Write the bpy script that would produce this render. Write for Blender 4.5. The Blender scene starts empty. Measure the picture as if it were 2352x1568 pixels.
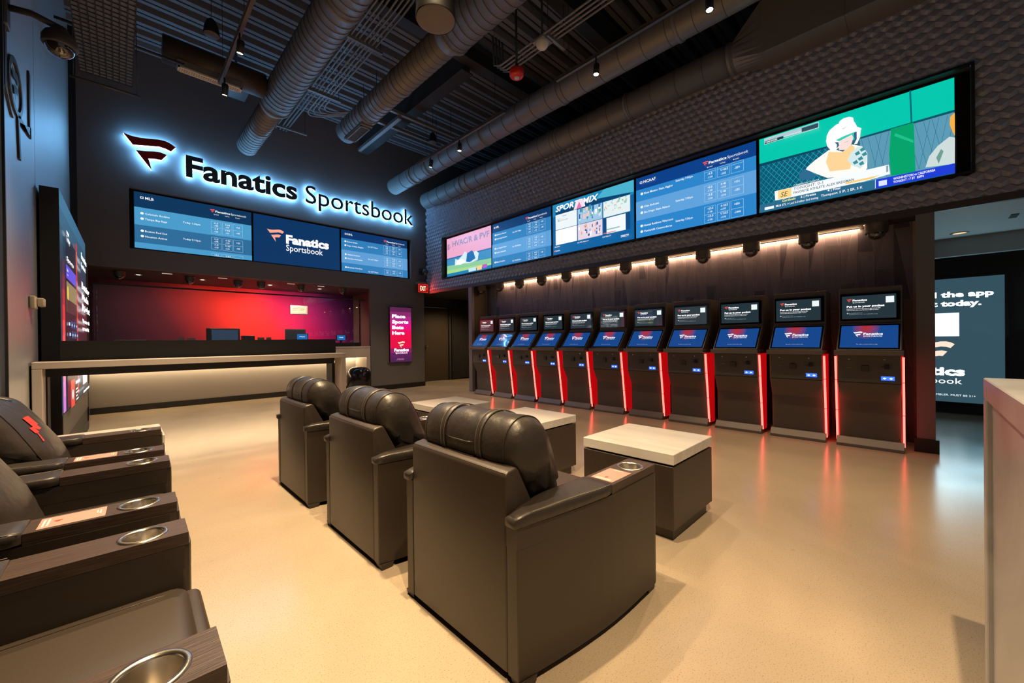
import bpy, bmesh, math, random
from mathutils import Matrix, Vector
random.seed(7)
C = bpy.context.scene.collection
sc = bpy.context.scene

# ------------------------------------------------------------------ camera, world, exposure
def cam_rot(yaw, pitch, roll):
    fw = Vector((math.sin(yaw)*math.cos(pitch), math.cos(yaw)*math.cos(pitch), math.sin(pitch)))
    r = Vector((math.cos(yaw), -math.sin(yaw), 0)); u = r.cross(fw)
    r2 = r*math.cos(roll) + u*math.sin(roll); u2 = -r*math.sin(roll) + u*math.cos(roll)
    return r2, u2, -fw
_r, _u, _b = cam_rot(0.7785, -0.0042, -0.0111)
CAMH = 1.165
cam = bpy.data.objects.new('camera', bpy.data.cameras.new('camera')); C.objects.link(cam)
cam.data.sensor_width = 36; cam.data.lens = 915.764*36/2352; cam.data.clip_start = 0.03
cam.matrix_world = Matrix(((_r.x, _u.x, _b.x, 0), (_r.y, _u.y, _b.y, 0), (_r.z, _u.z, _b.z, CAMH), (0, 0, 0, 1)))
sc.camera = cam
w = bpy.data.worlds.new('world'); sc.world = w; w.use_nodes = True
w.node_tree.nodes['Background'].inputs[0].default_value = (0.80, 0.80, 0.84, 1)
w.node_tree.nodes['Background'].inputs[1].default_value = 0.19
sc.view_settings.view_transform = 'Standard'; sc.view_settings.look = 'None'
sc.view_settings.exposure = 0.0; sc.view_settings.gamma = 1.0
try: sc.view_settings.use_curve_mapping = False
except Exception: pass
try:
    sc.cycles.use_denoising = True; sc.cycles.max_bounces = 8; sc.cycles.sample_clamp_indirect = 6
    sc.cycles.caustics_reflective = False; sc.cycles.caustics_refractive = False
except Exception: pass
SPOT = 1.0      # overall strength of the track heads

def lamp(name, kind, loc, energy, color, parent=None, aim=None, **kw):
    l = bpy.data.lights.new(name, kind); l.energy = energy; l.color = color
    for k, v in kw.items(): setattr(l, k, v)
    o = bpy.data.objects.new(name, l); C.objects.link(o)
    if aim is not None:
        d = (Vector(aim) - Vector(loc)).normalized(); q = d.to_track_quat('-Z', 'Y')
        o.rotation_mode = 'QUATERNION'; o.rotation_quaternion = q
    if parent is not None:
        o.parent = parent; o.location = Vector(loc) - parent.location
    else: o.location = loc
    return o
WARM = (1.0, 0.70, 0.38)

# ------------------------------------------------------------------ materials
def lin(c):
    if isinstance(c, str):
        c = c.lstrip('#'); c = [int(c[i:i+2], 16)/255 for i in (0, 2, 4)]
    return tuple((x/12.92 if x <= .04045 else ((x+.055)/1.055)**2.4) for x in c)
_m = {}
def mat(name, col=(.5, .5, .5), rough=.5, metal=0, spec=.5, coat=0, bump=None, alpha=None, trans=0, ior=None):
    if name in _m: return _m[name]
    m = bpy.data.materials.new(name); m.use_nodes = True; _m[name] = m
    b = m.node_tree.nodes['Principled BSDF']
    b.inputs['Base Color'].default_value = (*col, 1); b.inputs['Roughness'].default_value = rough
    b.inputs['Metallic'].default_value = metal; b.inputs['Specular IOR Level'].default_value = spec
    b.inputs['Coat Weight'].default_value = coat
    if trans: b.inputs['Transmission Weight'].default_value = trans
    if ior: b.inputs['IOR'].default_value = ior
    if bump:
        sc_, st, det = bump
        nt = m.node_tree; n = nt.nodes.new('ShaderNodeTexNoise'); n.inputs['Scale'].default_value = sc_; n.inputs['Detail'].default_value = det
        bp = nt.nodes.new('ShaderNodeBump'); bp.inputs['Strength'].default_value = st; bp.inputs['Distance'].default_value = .01
        tc = nt.nodes.new('ShaderNodeTexCoord')
        nt.links.new(tc.outputs['Object'], n.inputs['Vector']); nt.links.new(n.outputs['Fac'], bp.inputs['Height']); nt.links.new(bp.outputs['Normal'], b.inputs['Normal'])
    return m
def emis(col, s=1.0, name=None):
    c = lin(col) if isinstance(col, str) else col
    key = name or 'glow_%s_%g' % (col if isinstance(col, str) else '%.3f_%.3f_%.3f' % tuple(col), s)
    if key in _m: return _m[key]
    m = bpy.data.materials.new(key); m.use_nodes = True; _m[key] = m
    b = m.node_tree.nodes['Principled BSDF']
    b.inputs['Base Color'].default_value = (.01, .01, .012, 1); b.inputs['Roughness'].default_value = .35
    b.inputs['Emission Color'].default_value = (*c, 1); b.inputs['Emission Strength'].default_value = s
    return m
def noise_mat(name, c1, c2, scale, stretch=(1, 1, 1), rough=.5, spec=.5, detail=6, lo=.35, hi=.65, bump=0, metal=0, distort=0, rvar=None, coord='Object'):
    if name in _m: return _m[name]
    m = mat(name, c1, rough, metal, spec); nt = m.node_tree; b = nt.nodes['Principled BSDF']
    tc = nt.nodes.new('ShaderNodeTexCoord'); mp = nt.nodes.new('ShaderNodeMapping'); mp.inputs['Scale'].default_value = stretch
    n = nt.nodes.new('ShaderNodeTexNoise'); n.inputs['Scale'].default_value = scale; n.inputs['Detail'].default_value = detail; n.inputs['Distortion'].default_value = distort
    r = nt.nodes.new('ShaderNodeValToRGB'); r.color_ramp.elements[0].position = lo; r.color_ramp.elements[1].position = hi
    r.color_ramp.elements[0].color = (*c1, 1); r.color_ramp.elements[1].color = (*c2, 1)
    nt.links.new(tc.outputs[coord], mp.inputs['Vector']); nt.links.new(mp.outputs['Vector'], n.inputs['Vector'])
    nt.links.new(n.outputs['Fac'], r.inputs['Fac']); nt.links.new(r.outputs['Color'], b.inputs['Base Color'])
    if bump:
        bp = nt.nodes.new('ShaderNodeBump'); bp.inputs['Strength'].default_value = bump; bp.inputs['Distance'].default_value = .01
        nt.links.new(n.outputs['Fac'], bp.inputs['Height']); nt.links.new(bp.outputs['Normal'], b.inputs['Normal'])
    if rvar:
        mr = nt.nodes.new('ShaderNodeMapRange'); mr.inputs['To Min'].default_value = rvar[0]; mr.inputs['To Max'].default_value = rvar[1]
        nt.links.new(n.outputs['Fac'], mr.inputs['Value']); nt.links.new(mr.outputs['Result'], b.inputs['Roughness'])
    return m

def floor_mat():
    m = mat('polished_concrete', (.5, .42, .32), .22, 0, .5); nt = m.node_tree; b = nt.nodes['Principled BSDF']; N = nt.nodes.new; Lk = nt.links.new
    tc = N('ShaderNodeTexCoord')
    n1 = N('ShaderNodeTexNoise'); n1.inputs['Scale'].default_value = .9; n1.inputs['Detail'].default_value = 6; n1.inputs['Distortion'].default_value = .6
    r1 = N('ShaderNodeValToRGB'); r1.color_ramp.elements[0].position = .3; r1.color_ramp.elements[1].position = .7
    r1.color_ramp.elements[0].color = (.335, .270, .195, 1); r1.color_ramp.elements[1].color = (.43, .355, .265, 1)
    n2 = N('ShaderNodeTexNoise'); n2.inputs['Scale'].default_value = 190; n2.inputs['Detail'].default_value = 2
    r2 = N('ShaderNodeValToRGB'); r2.color_ramp.elements[0].position = .30; r2.color_ramp.elements[1].position = .42
    r2.color_ramp.elements[0].color = (.62, .6, .57, 1); r2.color_ramp.elements[1].color = (1, 1, 1, 1)
    n4 = N('ShaderNodeTexVoronoi'); n4.inputs['Scale'].default_value = 2.2
    r4 = N('ShaderNodeValToRGB'); r4.color_ramp.elements[0].position = .02; r4.color_ramp.elements[1].position = .045
    r4.color_ramp.elements[0].color = (.86, .84, .8, 1); r4.color_ramp.elements[1].color = (1, 1, 1, 1)
    mx = N('ShaderNodeMix'); mx.data_type = 'RGBA'; mx.blend_type = 'MULTIPLY'; mx.inputs[0].default_value = 1
    mx2 = N('ShaderNodeMix'); mx2.data_type = 'RGBA'; mx2.blend_type = 'MULTIPLY'; mx2.inputs[0].default_value = 1
    n3 = N('ShaderNodeTexNoise'); n3.inputs['Scale'].default_value = 1.7; n3.inputs['Detail'].default_value = 5
    mr = N('ShaderNodeMapRange'); mr.inputs['To Min'].default_value = .13; mr.inputs['To Max'].default_value = .30
    for n in (n1, n2, n3, n4): Lk(tc.outputs['Object'], n.inputs['Vector'])
    Lk(n1.outputs['Fac'], r1.inputs['Fac']); Lk(n2.outputs['Fac'], r2.inputs['Fac']); Lk(n4.outputs['Distance'], r4.inputs['Fac'])
    Lk(r1.outputs['Color'], mx.inputs[6]); Lk(r2.outputs['Color'], mx.inputs[7])
    Lk(mx.outputs[2], mx2.inputs[6]); Lk(r4.outputs['Color'], mx2.inputs[7]); Lk(mx2.outputs[2], b.inputs['Base Color'])
    Lk(n3.outputs['Fac'], mr.inputs['Value']); Lk(mr.outputs['Result'], b.inputs['Roughness'])
    return m
FLOOR = floor_mat()
LEATHER = mat('black_leather', (.030, .0215, .0155), .42, 0, .5, bump=(420, .06, 3))
LEATHER_G = mat('glossy_leather', (.026, .021, .018), .40, 0, .5, bump=(14, .5, 4))
THREAD = mat('seam_thread', (.16, .13, .10), .6)
PLASTIC = mat('black_plastic', (.012, .011, .011), .45)
MARBLE = noise_mat('pale_marble', (.47, .45, .43), (.60, .585, .57), 2.2, (5, .8, 3), .28, .5, 8, .3, .68, distort=1.1)
MARBLE2 = noise_mat('pale_marble_slab', (.36, .37, .39), (.56, .57, .59), 1.1, (1, 1, 1.6), .3, .5, 8, .3, .66, distort=1.6)
WOOD = noise_mat('dark_oak', (.030, .018, .013), (.058, .036, .026), 9, (1.5, 24, 24), .38, .5, 5, .3, .7, bump=.15)
STEEL = mat('brushed_steel', (.62, .56, .47), .26, 1)
WALLP = mat('charcoal_paint', (.15, .148, .155), .75, 0, .25, bump=(400, .15, 2))
WALLD = mat('dark_paint', (.045, .043, .044), .7, 0, .3)
HEXM = mat('sculpted_tile', (.29, .30, .37), .42, 0, .4)
BEIGE = mat('beige_laminate', (.30, .27, .24), .5)
WHITEL = noise_mat('white_stone', (.46, .42, .38), (.55, .51, .47), 3, (1, 1, 1), .4, .5)
BLACK = mat('matte_black', (.008, .008, .008), .5)
GLOSSB = mat('gloss_black', (.008, .008, .009), .10)
DUCT = mat('painted_duct', (.20, .185, .18), .45, .25, .5)
DUCTS = mat('duct_seam', (.09, .082, .08), .6)
DECK = mat('painted_deck', (.15, .155, .175), .6)
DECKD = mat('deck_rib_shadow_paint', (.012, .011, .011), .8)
STEELB = mat('painted_steelwork', (.028, .027, .027), .6)
METALW = noise_mat('brushed_wall_metal', (.50, .52, .54), (.60, .62, .64), 3, (60, 60, .6), .46, .5, 4, metal=1)
BRONZE = mat('dark_bronze', (.06, .045, .035), .4, .6)
KIOSK = mat('kiosk_steel', (.085, .074, .068), .42, 0, .5, bump=(500, .1, 2))
KIOSKL = mat('kiosk_trim', (.15, .132, .125), .4, .2, .5)
GLASSK = mat('screen_glass', (.004, .004, .005), .08)
CREAM = mat('cream_plastic', (.55, .48, .38), .5)
REDP = mat('red_plastic', (.65, .02, .012), .35)
WHITEP = mat('white_plastic', (.6, .58, .56), .5)

# ------------------------------------------------------------------ mesh builder
class M:
    def __init__(s, org=(0, 0, 0)): s.v = []; s.f = []; s.mi = []; s.sm = []; s.o = Vector(org)
    def face(s, idx, mi=0, sm=False): s.f.append(tuple(idx)); s.mi.append(mi); s.sm.append(sm)
    def add(s, verts, faces, mi=0, sm=False):
        k = len(s.v); s.v += [tuple(Vector(p) - s.o) for p in verts]
        for f in faces: s.face([k+i for i in f], mi, sm)
    def box(s, x0, x1, y0, y1, z0, z1, mi=0):
        s.add([(x0, y0, z0), (x1, y0, z0), (x1, y1, z0), (x0, y1, z0), (x0, y0, z1), (x1, y0, z1), (x1, y1, z1), (x0, y1, z1)],
              [(0, 3, 2, 1), (4, 5, 6, 7), (0, 1, 5, 4), (1, 2, 6, 5), (2, 3, 7, 6), (3, 0, 4, 7)], mi)
        return s
    def bm_in(s, bm, mi=0, sm=False):
        bm.verts.ensure_lookup_table(); bm.verts.index_update()
        s.add([v.co[:] for v in bm.verts], [[v.index for v in f.verts] for f in bm.faces], mi, sm); bm.free(); return s
    def rbox(s, x0, x1, y0, y1, z0, z1, r=.01, seg=3, mi=0, sm=True, rot=None, pivot=None, puff=0):
        bm = bmesh.new(); bmesh.ops.create_cube(bm, size=1)
        for v in bm.verts: v.co = Vector(((x0+x1)/2+v.co.x*(x1-x0), (y0+y1)/2+v.co.y*(y1-y0), (z0+z1)/2+v.co.z*(z1-z0)))
        r = min(r, .49*min(x1-x0, y1-y0, z1-z0))
        bmesh.ops.bevel(bm, geom=list(bm.edges), offset=r, segments=seg, affect='EDGES', profile=.5)
        if rot is not None:
            bmesh.ops.rotate(bm, verts=bm.verts, cent=Vector(pivot if pivot else ((x0+x1)/2, (y0+y1)/2, (z0+z1)/2)), matrix=rot)
        return s.bm_in(bm, mi, sm)
    def prism(s, pts, a, b, axis='y', mi=0, sm=False, bevel=0, seg=2):
        # pts 2-D polygon; axis y: (x,z) extruded from y=a to b; z: (x,y); x: (y,z)
        def P(p, t): return {'y': (p[0], t, p[1]), 'z': (p[0], p[1], t), 'x': (t, p[0], p[1])}[axis]
        bm = bmesh.new(); A = [bm.verts.new(P(p, a)) for p in pts]; B = [bm.verts.new(P(p, b)) for p in pts]; n = len(pts)
        bm.faces.new(A); bm.faces.new(B[::-1])
        for i in range(n): bm.faces.new((A[i], B[i], B[(i+1) % n], A[(i+1) % n]))
        bmesh.ops.recalc_face_normals(bm, faces=bm.faces)
        if bevel: bmesh.ops.bevel(bm, geom=list(bm.edges), offset=bevel, segments=seg, affect='EDGES', profile=.5)
        return s.bm_in(bm, mi, sm)
    def lathe(s, prof, cx, cy, cz=0, n=24, mi=0, sm=True, axis='z', a0=0, a1=2*math.pi):
        full = abs(a1-a0-2*math.pi) < 1e-6; m = n if full else n+1; vs = []
        for r, h in prof:
            for i in range(m):
                t = a0+(a1-a0)*i/n; c, d = r*math.cos(t), r*math.sin(t)
                vs.append({'z': (cx+c, cy+d, cz+h), 'x': (cx+h, cy+c, cz+d), 'y': (cx+c, cy+h, cz+d)}[axis])
        fs = []
        for j in range(len(prof)-1):
            for i in range(n if not full else m):
                i2 = (i+1) % m if full else i+1
                fs.append((j*m+i, j*m+i2, (j+1)*m+i2, (j+1)*m+i))
        s.add(vs, fs, mi, sm); return s
    def disc(s, cx, cy, cz, r, n=24, mi=0, axis='z'):
        vs = [{'z': (cx+r*math.cos(2*math.pi*i/n), cy+r*math.sin(2*math.pi*i/n), cz), 'y': (cx+r*math.cos(2*math.pi*i/n), cy, cz+r*math.sin(2*math.pi*i/n)), 'x': (cx, cy+r*math.cos(2*math.pi*i/n), cz+r*math.sin(2*math.pi*i/n))}[axis] for i in range(n)]
        s.add(vs, [tuple(range(n))], mi); return s
    def tube(s, pts, r, n=8, mi=0, sm=True, cap=True):
        pts = [Vector(p) for p in pts]; rings = []; prev = None
        for i, p in enumerate(pts):
            d = (pts[min(i+1, len(pts)-1)]-pts[max(i-1, 0)]).normalized()
            if prev is None:
                a = Vector((0, 0, 1)) if abs(d.z) < .9 else Vector((1, 0, 0)); u = d.cross(a).normalized()
            else: u = (prev - d*prev.dot(d)).normalized()
            prev = u; v = d.cross(u)
            rr = r[i] if isinstance(r, (list, tuple)) else r
            rings.append([p+(u*math.cos(2*math.pi*k/n)+v*math.sin(2*math.pi*k/n))*rr for k in range(n)])
        vs = [q for R in rings for q in R]; fs = []
        for i in range(len(pts)-1):
            for k in range(n): fs.append((i*n+k, i*n+(k+1) % n, (i+1)*n+(k+1) % n, (i+1)*n+k))
        if cap: fs.append(tuple(range(n))[::-1]); fs.append(tuple((len(pts)-1)*n+k for k in range(n)))
        s.add(vs, fs, mi, sm); return s
    def hole_plate(s, x0, x1, y0, y1, z0, z1, cx, cy, r, n=32, mi=0):
        ang = [2*math.pi*i/n for i in range(n)] + [math.atan2(b-cy, a-cx) % (2*math.pi) for a in (x0, x1) for b in (y0, y1)]
        ang = sorted(set(round(a, 6) for a in ang)); k = len(ang); out = []; inn = []
        for a in ang:
            c, d = math.cos(a), math.sin(a); t = min([((x1-cx)/c if c > 0 else (x0-cx)/c) if abs(c) > 1e-9 else 1e9, ((y1-cy)/d if d > 0 else (y0-cy)/d) if abs(d) > 1e-9 else 1e9])
            out.append((cx+c*t, cy+d*t)); inn.append((cx+c*r, cy+d*r))
        vs = [(x, y, z1) for x, y in out]+[(x, y, z1) for x, y in inn]+[(x, y, z0) for x, y in out]+[(x, y, z0) for x, y in inn]; fs = []
        for i in range(k):
            j = (i+1) % k
            fs += [(i, j, k+j, k+i), (i, 2*k+i, 2*k+j, j), (k+i, k+j, 3*k+j, 3*k+i), (2*k+i, 3*k+i, 3*k+j, 2*k+j)]
        s.add(vs, fs, mi); return s
    def obj(s, name, mats, parent=None, **props):
        me = bpy.data.meshes.new(name); me.from_pydata(s.v, [], s.f); me.polygons.foreach_set('material_index', s.mi); me.polygons.foreach_set('use_smooth', s.sm)
        if not isinstance(mats, (list, tuple)): mats = [mats]
        for m in mats: me.materials.append(m)
        me.update(); o = bpy.data.objects.new(name, me); C.objects.link(o)
        if parent is not None: o.parent = parent
        else: o.location = s.o
        for k, v in props.items(): o[k] = v
        return o
def thing(name, label, cat, loc=(0, 0, 0), group=None, rz=0):
    o = bpy.data.objects.new(name, None); C.objects.link(o); o.location = loc; o.rotation_euler = (0, 0, rz); o.empty_display_size = .1
    o['label'] = label; o['category'] = cat
    if group: o['group'] = group
    return o
def tag(o, label, cat, group=None):
    o['label'] = label; o['category'] = cat
    if group: o['group'] = group
    return o
def struct(o): o['kind'] = 'structure'; return o
def dup(root, loc, label=None, group=None):
    def cp(o, par):
        c = o.copy(); C.objects.link(c)
        if par is not None: c.parent = par
        for ch in list(o.children): cp(ch, c)
        return c
    kids = list(root.children); r = root.copy(); C.objects.link(r); r.location = loc
    for ch in kids: cp(ch, r)
    if label: r['label'] = label
    if group: r['group'] = group
    return r

# ------------------------------------------------------------------ lettering and screen pictures
_tx = {}
def text_geo(body, bold=0.0, ext=0.0, res=3, shear=0):
    k = (body, bold, ext, res, shear)
    if k in _tx: return _tx[k]
    cu = bpy.data.curves.new('lettering', 'FONT'); cu.body = body; cu.size = 1; cu.offset = bold; cu.extrude = ext; cu.resolution_u = res; cu.shear = shear
    o = bpy.data.objects.new('lettering', cu); C.objects.link(o)
    dg = bpy.context.evaluated_depsgraph_get(); me = bpy.data.meshes.new_from_object(o.evaluated_get(dg))
    vs = [v.co[:] for v in me.vertices]; fs = [tuple(p.vertices) for p in me.polygons]
    bpy.data.objects.remove(o); bpy.data.curves.remove(cu); bpy.data.meshes.remove(me)
    _tx[k] = (vs, fs); return _tx[k]
def capH(bold=0): 
    vs = text_geo('H', bold)[0]; return max(v[1] for v in vs)-min(v[1] for v in vs), min(v[1] for v in vs)
class Canvas:
    """Flat picture: u right, v up in metres from the lower left corner, layers .3 mm apart."""
    def __init__(s, w, h, bg, es=1.0, layer=.0004): s.m = M(); s.w = w; s.h = h; s.mats = []; s.es = es; s.n = 0; s.dl = layer; s.rect(0, 0, w, h, bg)
    def mi(s, col, st=None):
        mm = col if isinstance(col, bpy.types.Material) else emis(col, s.es if st is None else st)
        if mm not in s.mats: s.mats.append(mm)
        return s.mats.index(mm)
    def rect(s, x0, y0, x1, y1, col, st=None): return s.poly([(x0, y0), (x1, y0), (x1, y1), (x0, y1)], col, st)
    def poly(s, pts, col, st=None, frac=False):
        z = s.n*s.dl; s.n += 1
        if frac: pts = [(min(max(a, 0), 1)*s.w, min(max(b, 0), 1)*s.h) for a, b in pts]
        s.m.add([(a, b, z) for a, b in pts], [tuple(range(len(pts)))], s.mi(col, st)); return s
    def frame(s, x0, y0, x1, y1, t, col):
        z = s.n*s.dl; s.n += 1; k = s.mi(col)
        for a in ((x0, y0, x1, y0+t), (x0, y1-t, x1, y1), (x0, y0, x0+t, y1), (x1-t, y0, x1, y1)):
            s.m.add([(a[0], a[1], z), (a[2], a[1], z), (a[2], a[3], z), (a[0], a[3], z)], [(0, 1, 2, 3)], k)
    def text(s, body, x, y, h, col, bold=0, width=None, shear=0, st=None, res=2):
        vs, fs = text_geo(body, bold, 0, res, shear)
        if not vs: return
        H, b0 = capH(bold); k = h/H; xs = [v[0] for v in vs]; kx = k if width is None else width/(max(xs)-min(xs))
        z = s.n*s.dl; s.n += 1
        s.m.add([(x+(v[0]-min(xs))*kx, y+(v[1]-b0)*k, z) for v in vs], fs, s.mi(col, st)); return (max(xs)-min(xs))*kx
    def flag(s, x, y, w, col, st=None, ky=1):
        for P in (FLAG_UP, FLAG_LO):
            vs, fs = flag_geo(P); z = s.n*s.dl
            s.m.add([(x+a*w, y+b*w*ky, z) for a, b in vs], fs, s.mi(col, st))
        s.n += 1
    def place(s, name, parent, O, U, V, **props):
        U = Vector(U); V = Vector(V); N = U.cross(V); O = Vector(O)
        o = s.m.obj(name, s.mats, parent, **props)
        mt = Matrix(((U.x, V.x, N.x, O.x), (U.y, V.y, N.y, O.y), (U.z, V.z, N.z, O.z), (0, 0, 0, 1)))
        if parent is not None: mt = Matrix.Translation(-parent.location) @ mt
        o.matrix_local = mt
        return o
FLAG_UP = [(0, .778), (.139, .747), (.304, .754), (.474, .787), (.673, .832), (.8, .832), (.903, .799), (1, .734), (.901, .599), (.798, .639), (.671, .651), (.497, .613), (.314, .569), (.171, .541)]
FLAG_LO = [(.229, .416), (.397, .446), (.569, .494), (.695, .508), (.822, .477), (.708, .31), (.617, .316), (.456, .28), (.482, .175), (.517, 0)]
def flag_geo(P):
    from mathutils.geometry import tessellate_polygon
    t = tessellate_polygon([[Vector((a, b, 0)) for a, b in P]])
    out = []
    for f in t:
        a, b, c = [Vector((*P[i], 0)) for i in f]
        out.append(tuple(f) if (b-a).cross(c-a).z > 0 else tuple(f[::-1]))
    return P, out
def flat_poly(P): return flag_geo(P)
# ------------------------------------------------------------------ the room
XR = 5.72; YB = 8.96; ZS = 2.40
struct(M().box(-5, 11, -5, 12, -.12, 0).obj('floor', FLOOR))
# corrugated deck overhead
def deck():
    m = M(); y = -5.0; P = []
    while y < 9.0:
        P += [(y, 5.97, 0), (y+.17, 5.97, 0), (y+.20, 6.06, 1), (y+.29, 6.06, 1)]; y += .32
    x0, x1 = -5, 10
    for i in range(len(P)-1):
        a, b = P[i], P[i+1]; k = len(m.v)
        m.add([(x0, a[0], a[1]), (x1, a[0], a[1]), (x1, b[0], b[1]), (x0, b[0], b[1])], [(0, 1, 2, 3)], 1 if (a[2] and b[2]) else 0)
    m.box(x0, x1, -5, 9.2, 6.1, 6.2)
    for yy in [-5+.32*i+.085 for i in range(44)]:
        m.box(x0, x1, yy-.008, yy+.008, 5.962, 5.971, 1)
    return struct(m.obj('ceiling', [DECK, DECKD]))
deck()
# back wall: opening for the betting counter, niche for three televisions
NX0, NX1, NZ0, NZ1 = .145, 5.282, 2.725, 3.715
struct(M().box(-.52, -.33, YB, YB+.08, 0, ZS-.0005).obj('wall_back_left', WALLP)); struct(M().box(4.20, 5.65, YB, YB+.08, 0, ZS-.0005).obj('wall_back_right', WALLP))
m = M()
for b in ((-.52, 5.65, ZS, NZ0), (-.52, NX0, NZ0, NZ1), (NX1, 5.65, NZ0, NZ1), (-.52, 5.65, NZ1, 6.06), (5.65, 10, 2.43, 6.06)):
    m.box(b[0], b[1], YB, YB+.08, b[2], b[3])
m.box(NX0-.02, NX1+.02, YB+.2, YB+.22, NZ0-.05, NZ1+.05, 1)
for a in ((NX0-.02, NX0, NZ0, NZ1), (NX1, NX1+.02, NZ0, NZ1), (NX0, NX1, NZ0-.02, NZ0), (NX0, NX1, NZ1, NZ1+.02)): m.box(a[0], a[1], YB+.0805, YB+.2, a[2], a[3], 1)
struct(m.obj('wall_back', [WALLP, BLACK]))
struct(M().box(-.52, -.425, YB-.03, YB-.001, 0, 6.0).obj('trim_1', BLACK))
struct(M().box(4.215, 5.65, YB-.018, YB-.001, 0, .11).obj('baseboard_back', BLACK))
# counter recess behind the opening
def grad_red():
    m = mat('gradient_glass_wall', (.5, .02, .02), .6, 0, .12); nt = m.node_tree; b = nt.nodes['Principled BSDF']
    tc = nt.nodes.new('ShaderNodeTexCoord'); sx = nt.nodes.new('ShaderNodeSeparateXYZ'); mr = nt.nodes.new('ShaderNodeMapRange')
    mr.inputs['From Min'].default_value = .2; mr.inputs['From Max'].default_value = 5.6
    # the printed panel runs diagonally from dark plum through red and pink to purple
    ad = nt.nodes.new('ShaderNodeMath'); ad.operation = 'MULTIPLY_ADD'; ad.inputs[1].default_value = .55
    r = nt.nodes.new('ShaderNodeValToRGB'); e = r.color_ramp.elements
    e[0].position = .08; e[0].color = (.045, .010, .026, 1); e[1].position = 1; e[1].color = (.06, .006, .07, 1)
    for p, c in ((.26, (.11, .010, .024)), (.37, (.36, .014, .018)), (.48, (.78, .026, .018)), (.60, (.78, .020, .034)), (.70, (.52, .010, .10)), (.82, (.26, .008, .12)), (.92, (.09, .007, .09))):
        q = e.new(p); q.color = (*c, 1)
    L = nt.links.new
    L(tc.outputs['Object'], sx.inputs[0]); L(sx.outputs['Z'], ad.inputs[0]); L(sx.outputs['X'], ad.inputs[2]); L(ad.outputs[0], mr.inputs['Value']); L(mr.outputs['Result'], r.inputs['Fac']); L(r.outputs['Color'], b.inputs['Base Color'])
    return m
CBY = 10.75
struct(M().box(-.6, 4.55, CBY, CBY+.1, 0, ZS).obj('wall_counter', grad_red()))
struct(M().box(4.55, 4.65, YB+.081, CBY, 0, ZS).obj('wall_counter_side', mat('warm_taupe_panel', (.16, .11, .09), .4)))
struct(M().box(-.62, -.52, YB+.081, CBY, 0, ZS).obj('wall_counter_left', WALLD))
struct(M().box(-.62, 4.65, YB+.081, CBY+.1, ZS, ZS+.1).obj('ceiling_counter', WALLD))
# right hand bulkhead with a long niche
TY0, TYW, TYG = 8.1163, 1.65, .0342
RY1 = TY0+.055; RY0 = TY0-5*TYW-4*TYG-.10; RZ0, RZ1 = 2.70, 3.685
m = M()
for b in ((-5, YB, ZS, RZ0), (-5, RY0, RZ0, RZ1), (RY1, YB, RZ0, RZ1), (-5, YB, RZ1, 4.60)): m.box(XR, XR+.08, b[0], b[1], b[2], b[3])
for a in ((RY0-.02, RY0, RZ0, RZ1), (RY1, RY1+.02, RZ0, RZ1), (RY0, RY1, RZ0-.02, RZ0), (RY0, RY1, RZ1, RZ1+.02)): m.box(XR+.0805, XR+.18, a[0], a[1], a[2], a[3], 1)
m.box(XR+.18, XR+.2, RY0-.03, RY1+.03, RZ0-.03, RZ1+.03, 1)
struct(m.obj('wall_right', [WALLD, BLACK]))
def hex_skin():
    m = M(); s = .058; wy = s*math.sqrt(3); row = 0; z = 2.455; A0, A1, B0, B1 = RY0-.024, RY1+.024, RZ0-.024, RZ1+.024
    while z < 4.60:
        y = -1.4 + (wy/2 if row % 2 else 0)
        while y < YB-.05:
            if not (A0 < y < A1 and B0 < z < B1):
                k = len(m.v)
                ring = []
                for i in range(6):
                    t = math.radians(60*i+30); ring.append((XR-.001-(.012 if i in (0, 1, 2) else .0), y+s*math.cos(t), z+s*math.sin(t)))
                q = []
                for (X_, y_, z_) in ring:
                    z_ = max(z_, ZS+.036)
                    if A0 < y_ < A1 and B0 < z_ < B1:
                        d_ = {(0, 1): y_-A0, (1, 1): A1-y_, (2, 1): z_-B0, (3, 1): B1-z_}; e_ = min(d_, key=d_.get)[0]
                        y_, z_ = (A0, z_) if e_ == 0 else (A1, z_) if e_ == 1 else (y_, B0) if e_ == 2 else (y_, B1)
                    q.append((X_, y_, z_))
                ring = q
                m.add(ring+[(XR-.036, y, z-.014)], [(i, 6, (i+1) % 6) for i in range(6)], 0)
            y += wy
        z += s*1.5; row += 1
    m.box(XR-.010, XR-.0005, -1.45, YB, 4.585, 4.62, 0)
    return struct(m.obj('wall_right_relief', HEXM))
hex_skin()
struct(M().box(XR-.03, XR+.02, -5, YB-.001, ZS-.03, ZS+.035).obj('trim_2', mat('trim_paint', (.05, .045, .05), .5)))
m = M(); t = .022
for a in ((RY0-t, RY0, RZ0-t, RZ1+t), (RY1, RY1+t, RZ0-t, RZ1+t), (RY0, RY1, RZ0-t, RZ0), (RY0, RY1, RZ1, RZ1+t)): m.box(XR-.040, XR-.0005, *a)
struct(m.obj('trim_3', BLACK))
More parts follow.
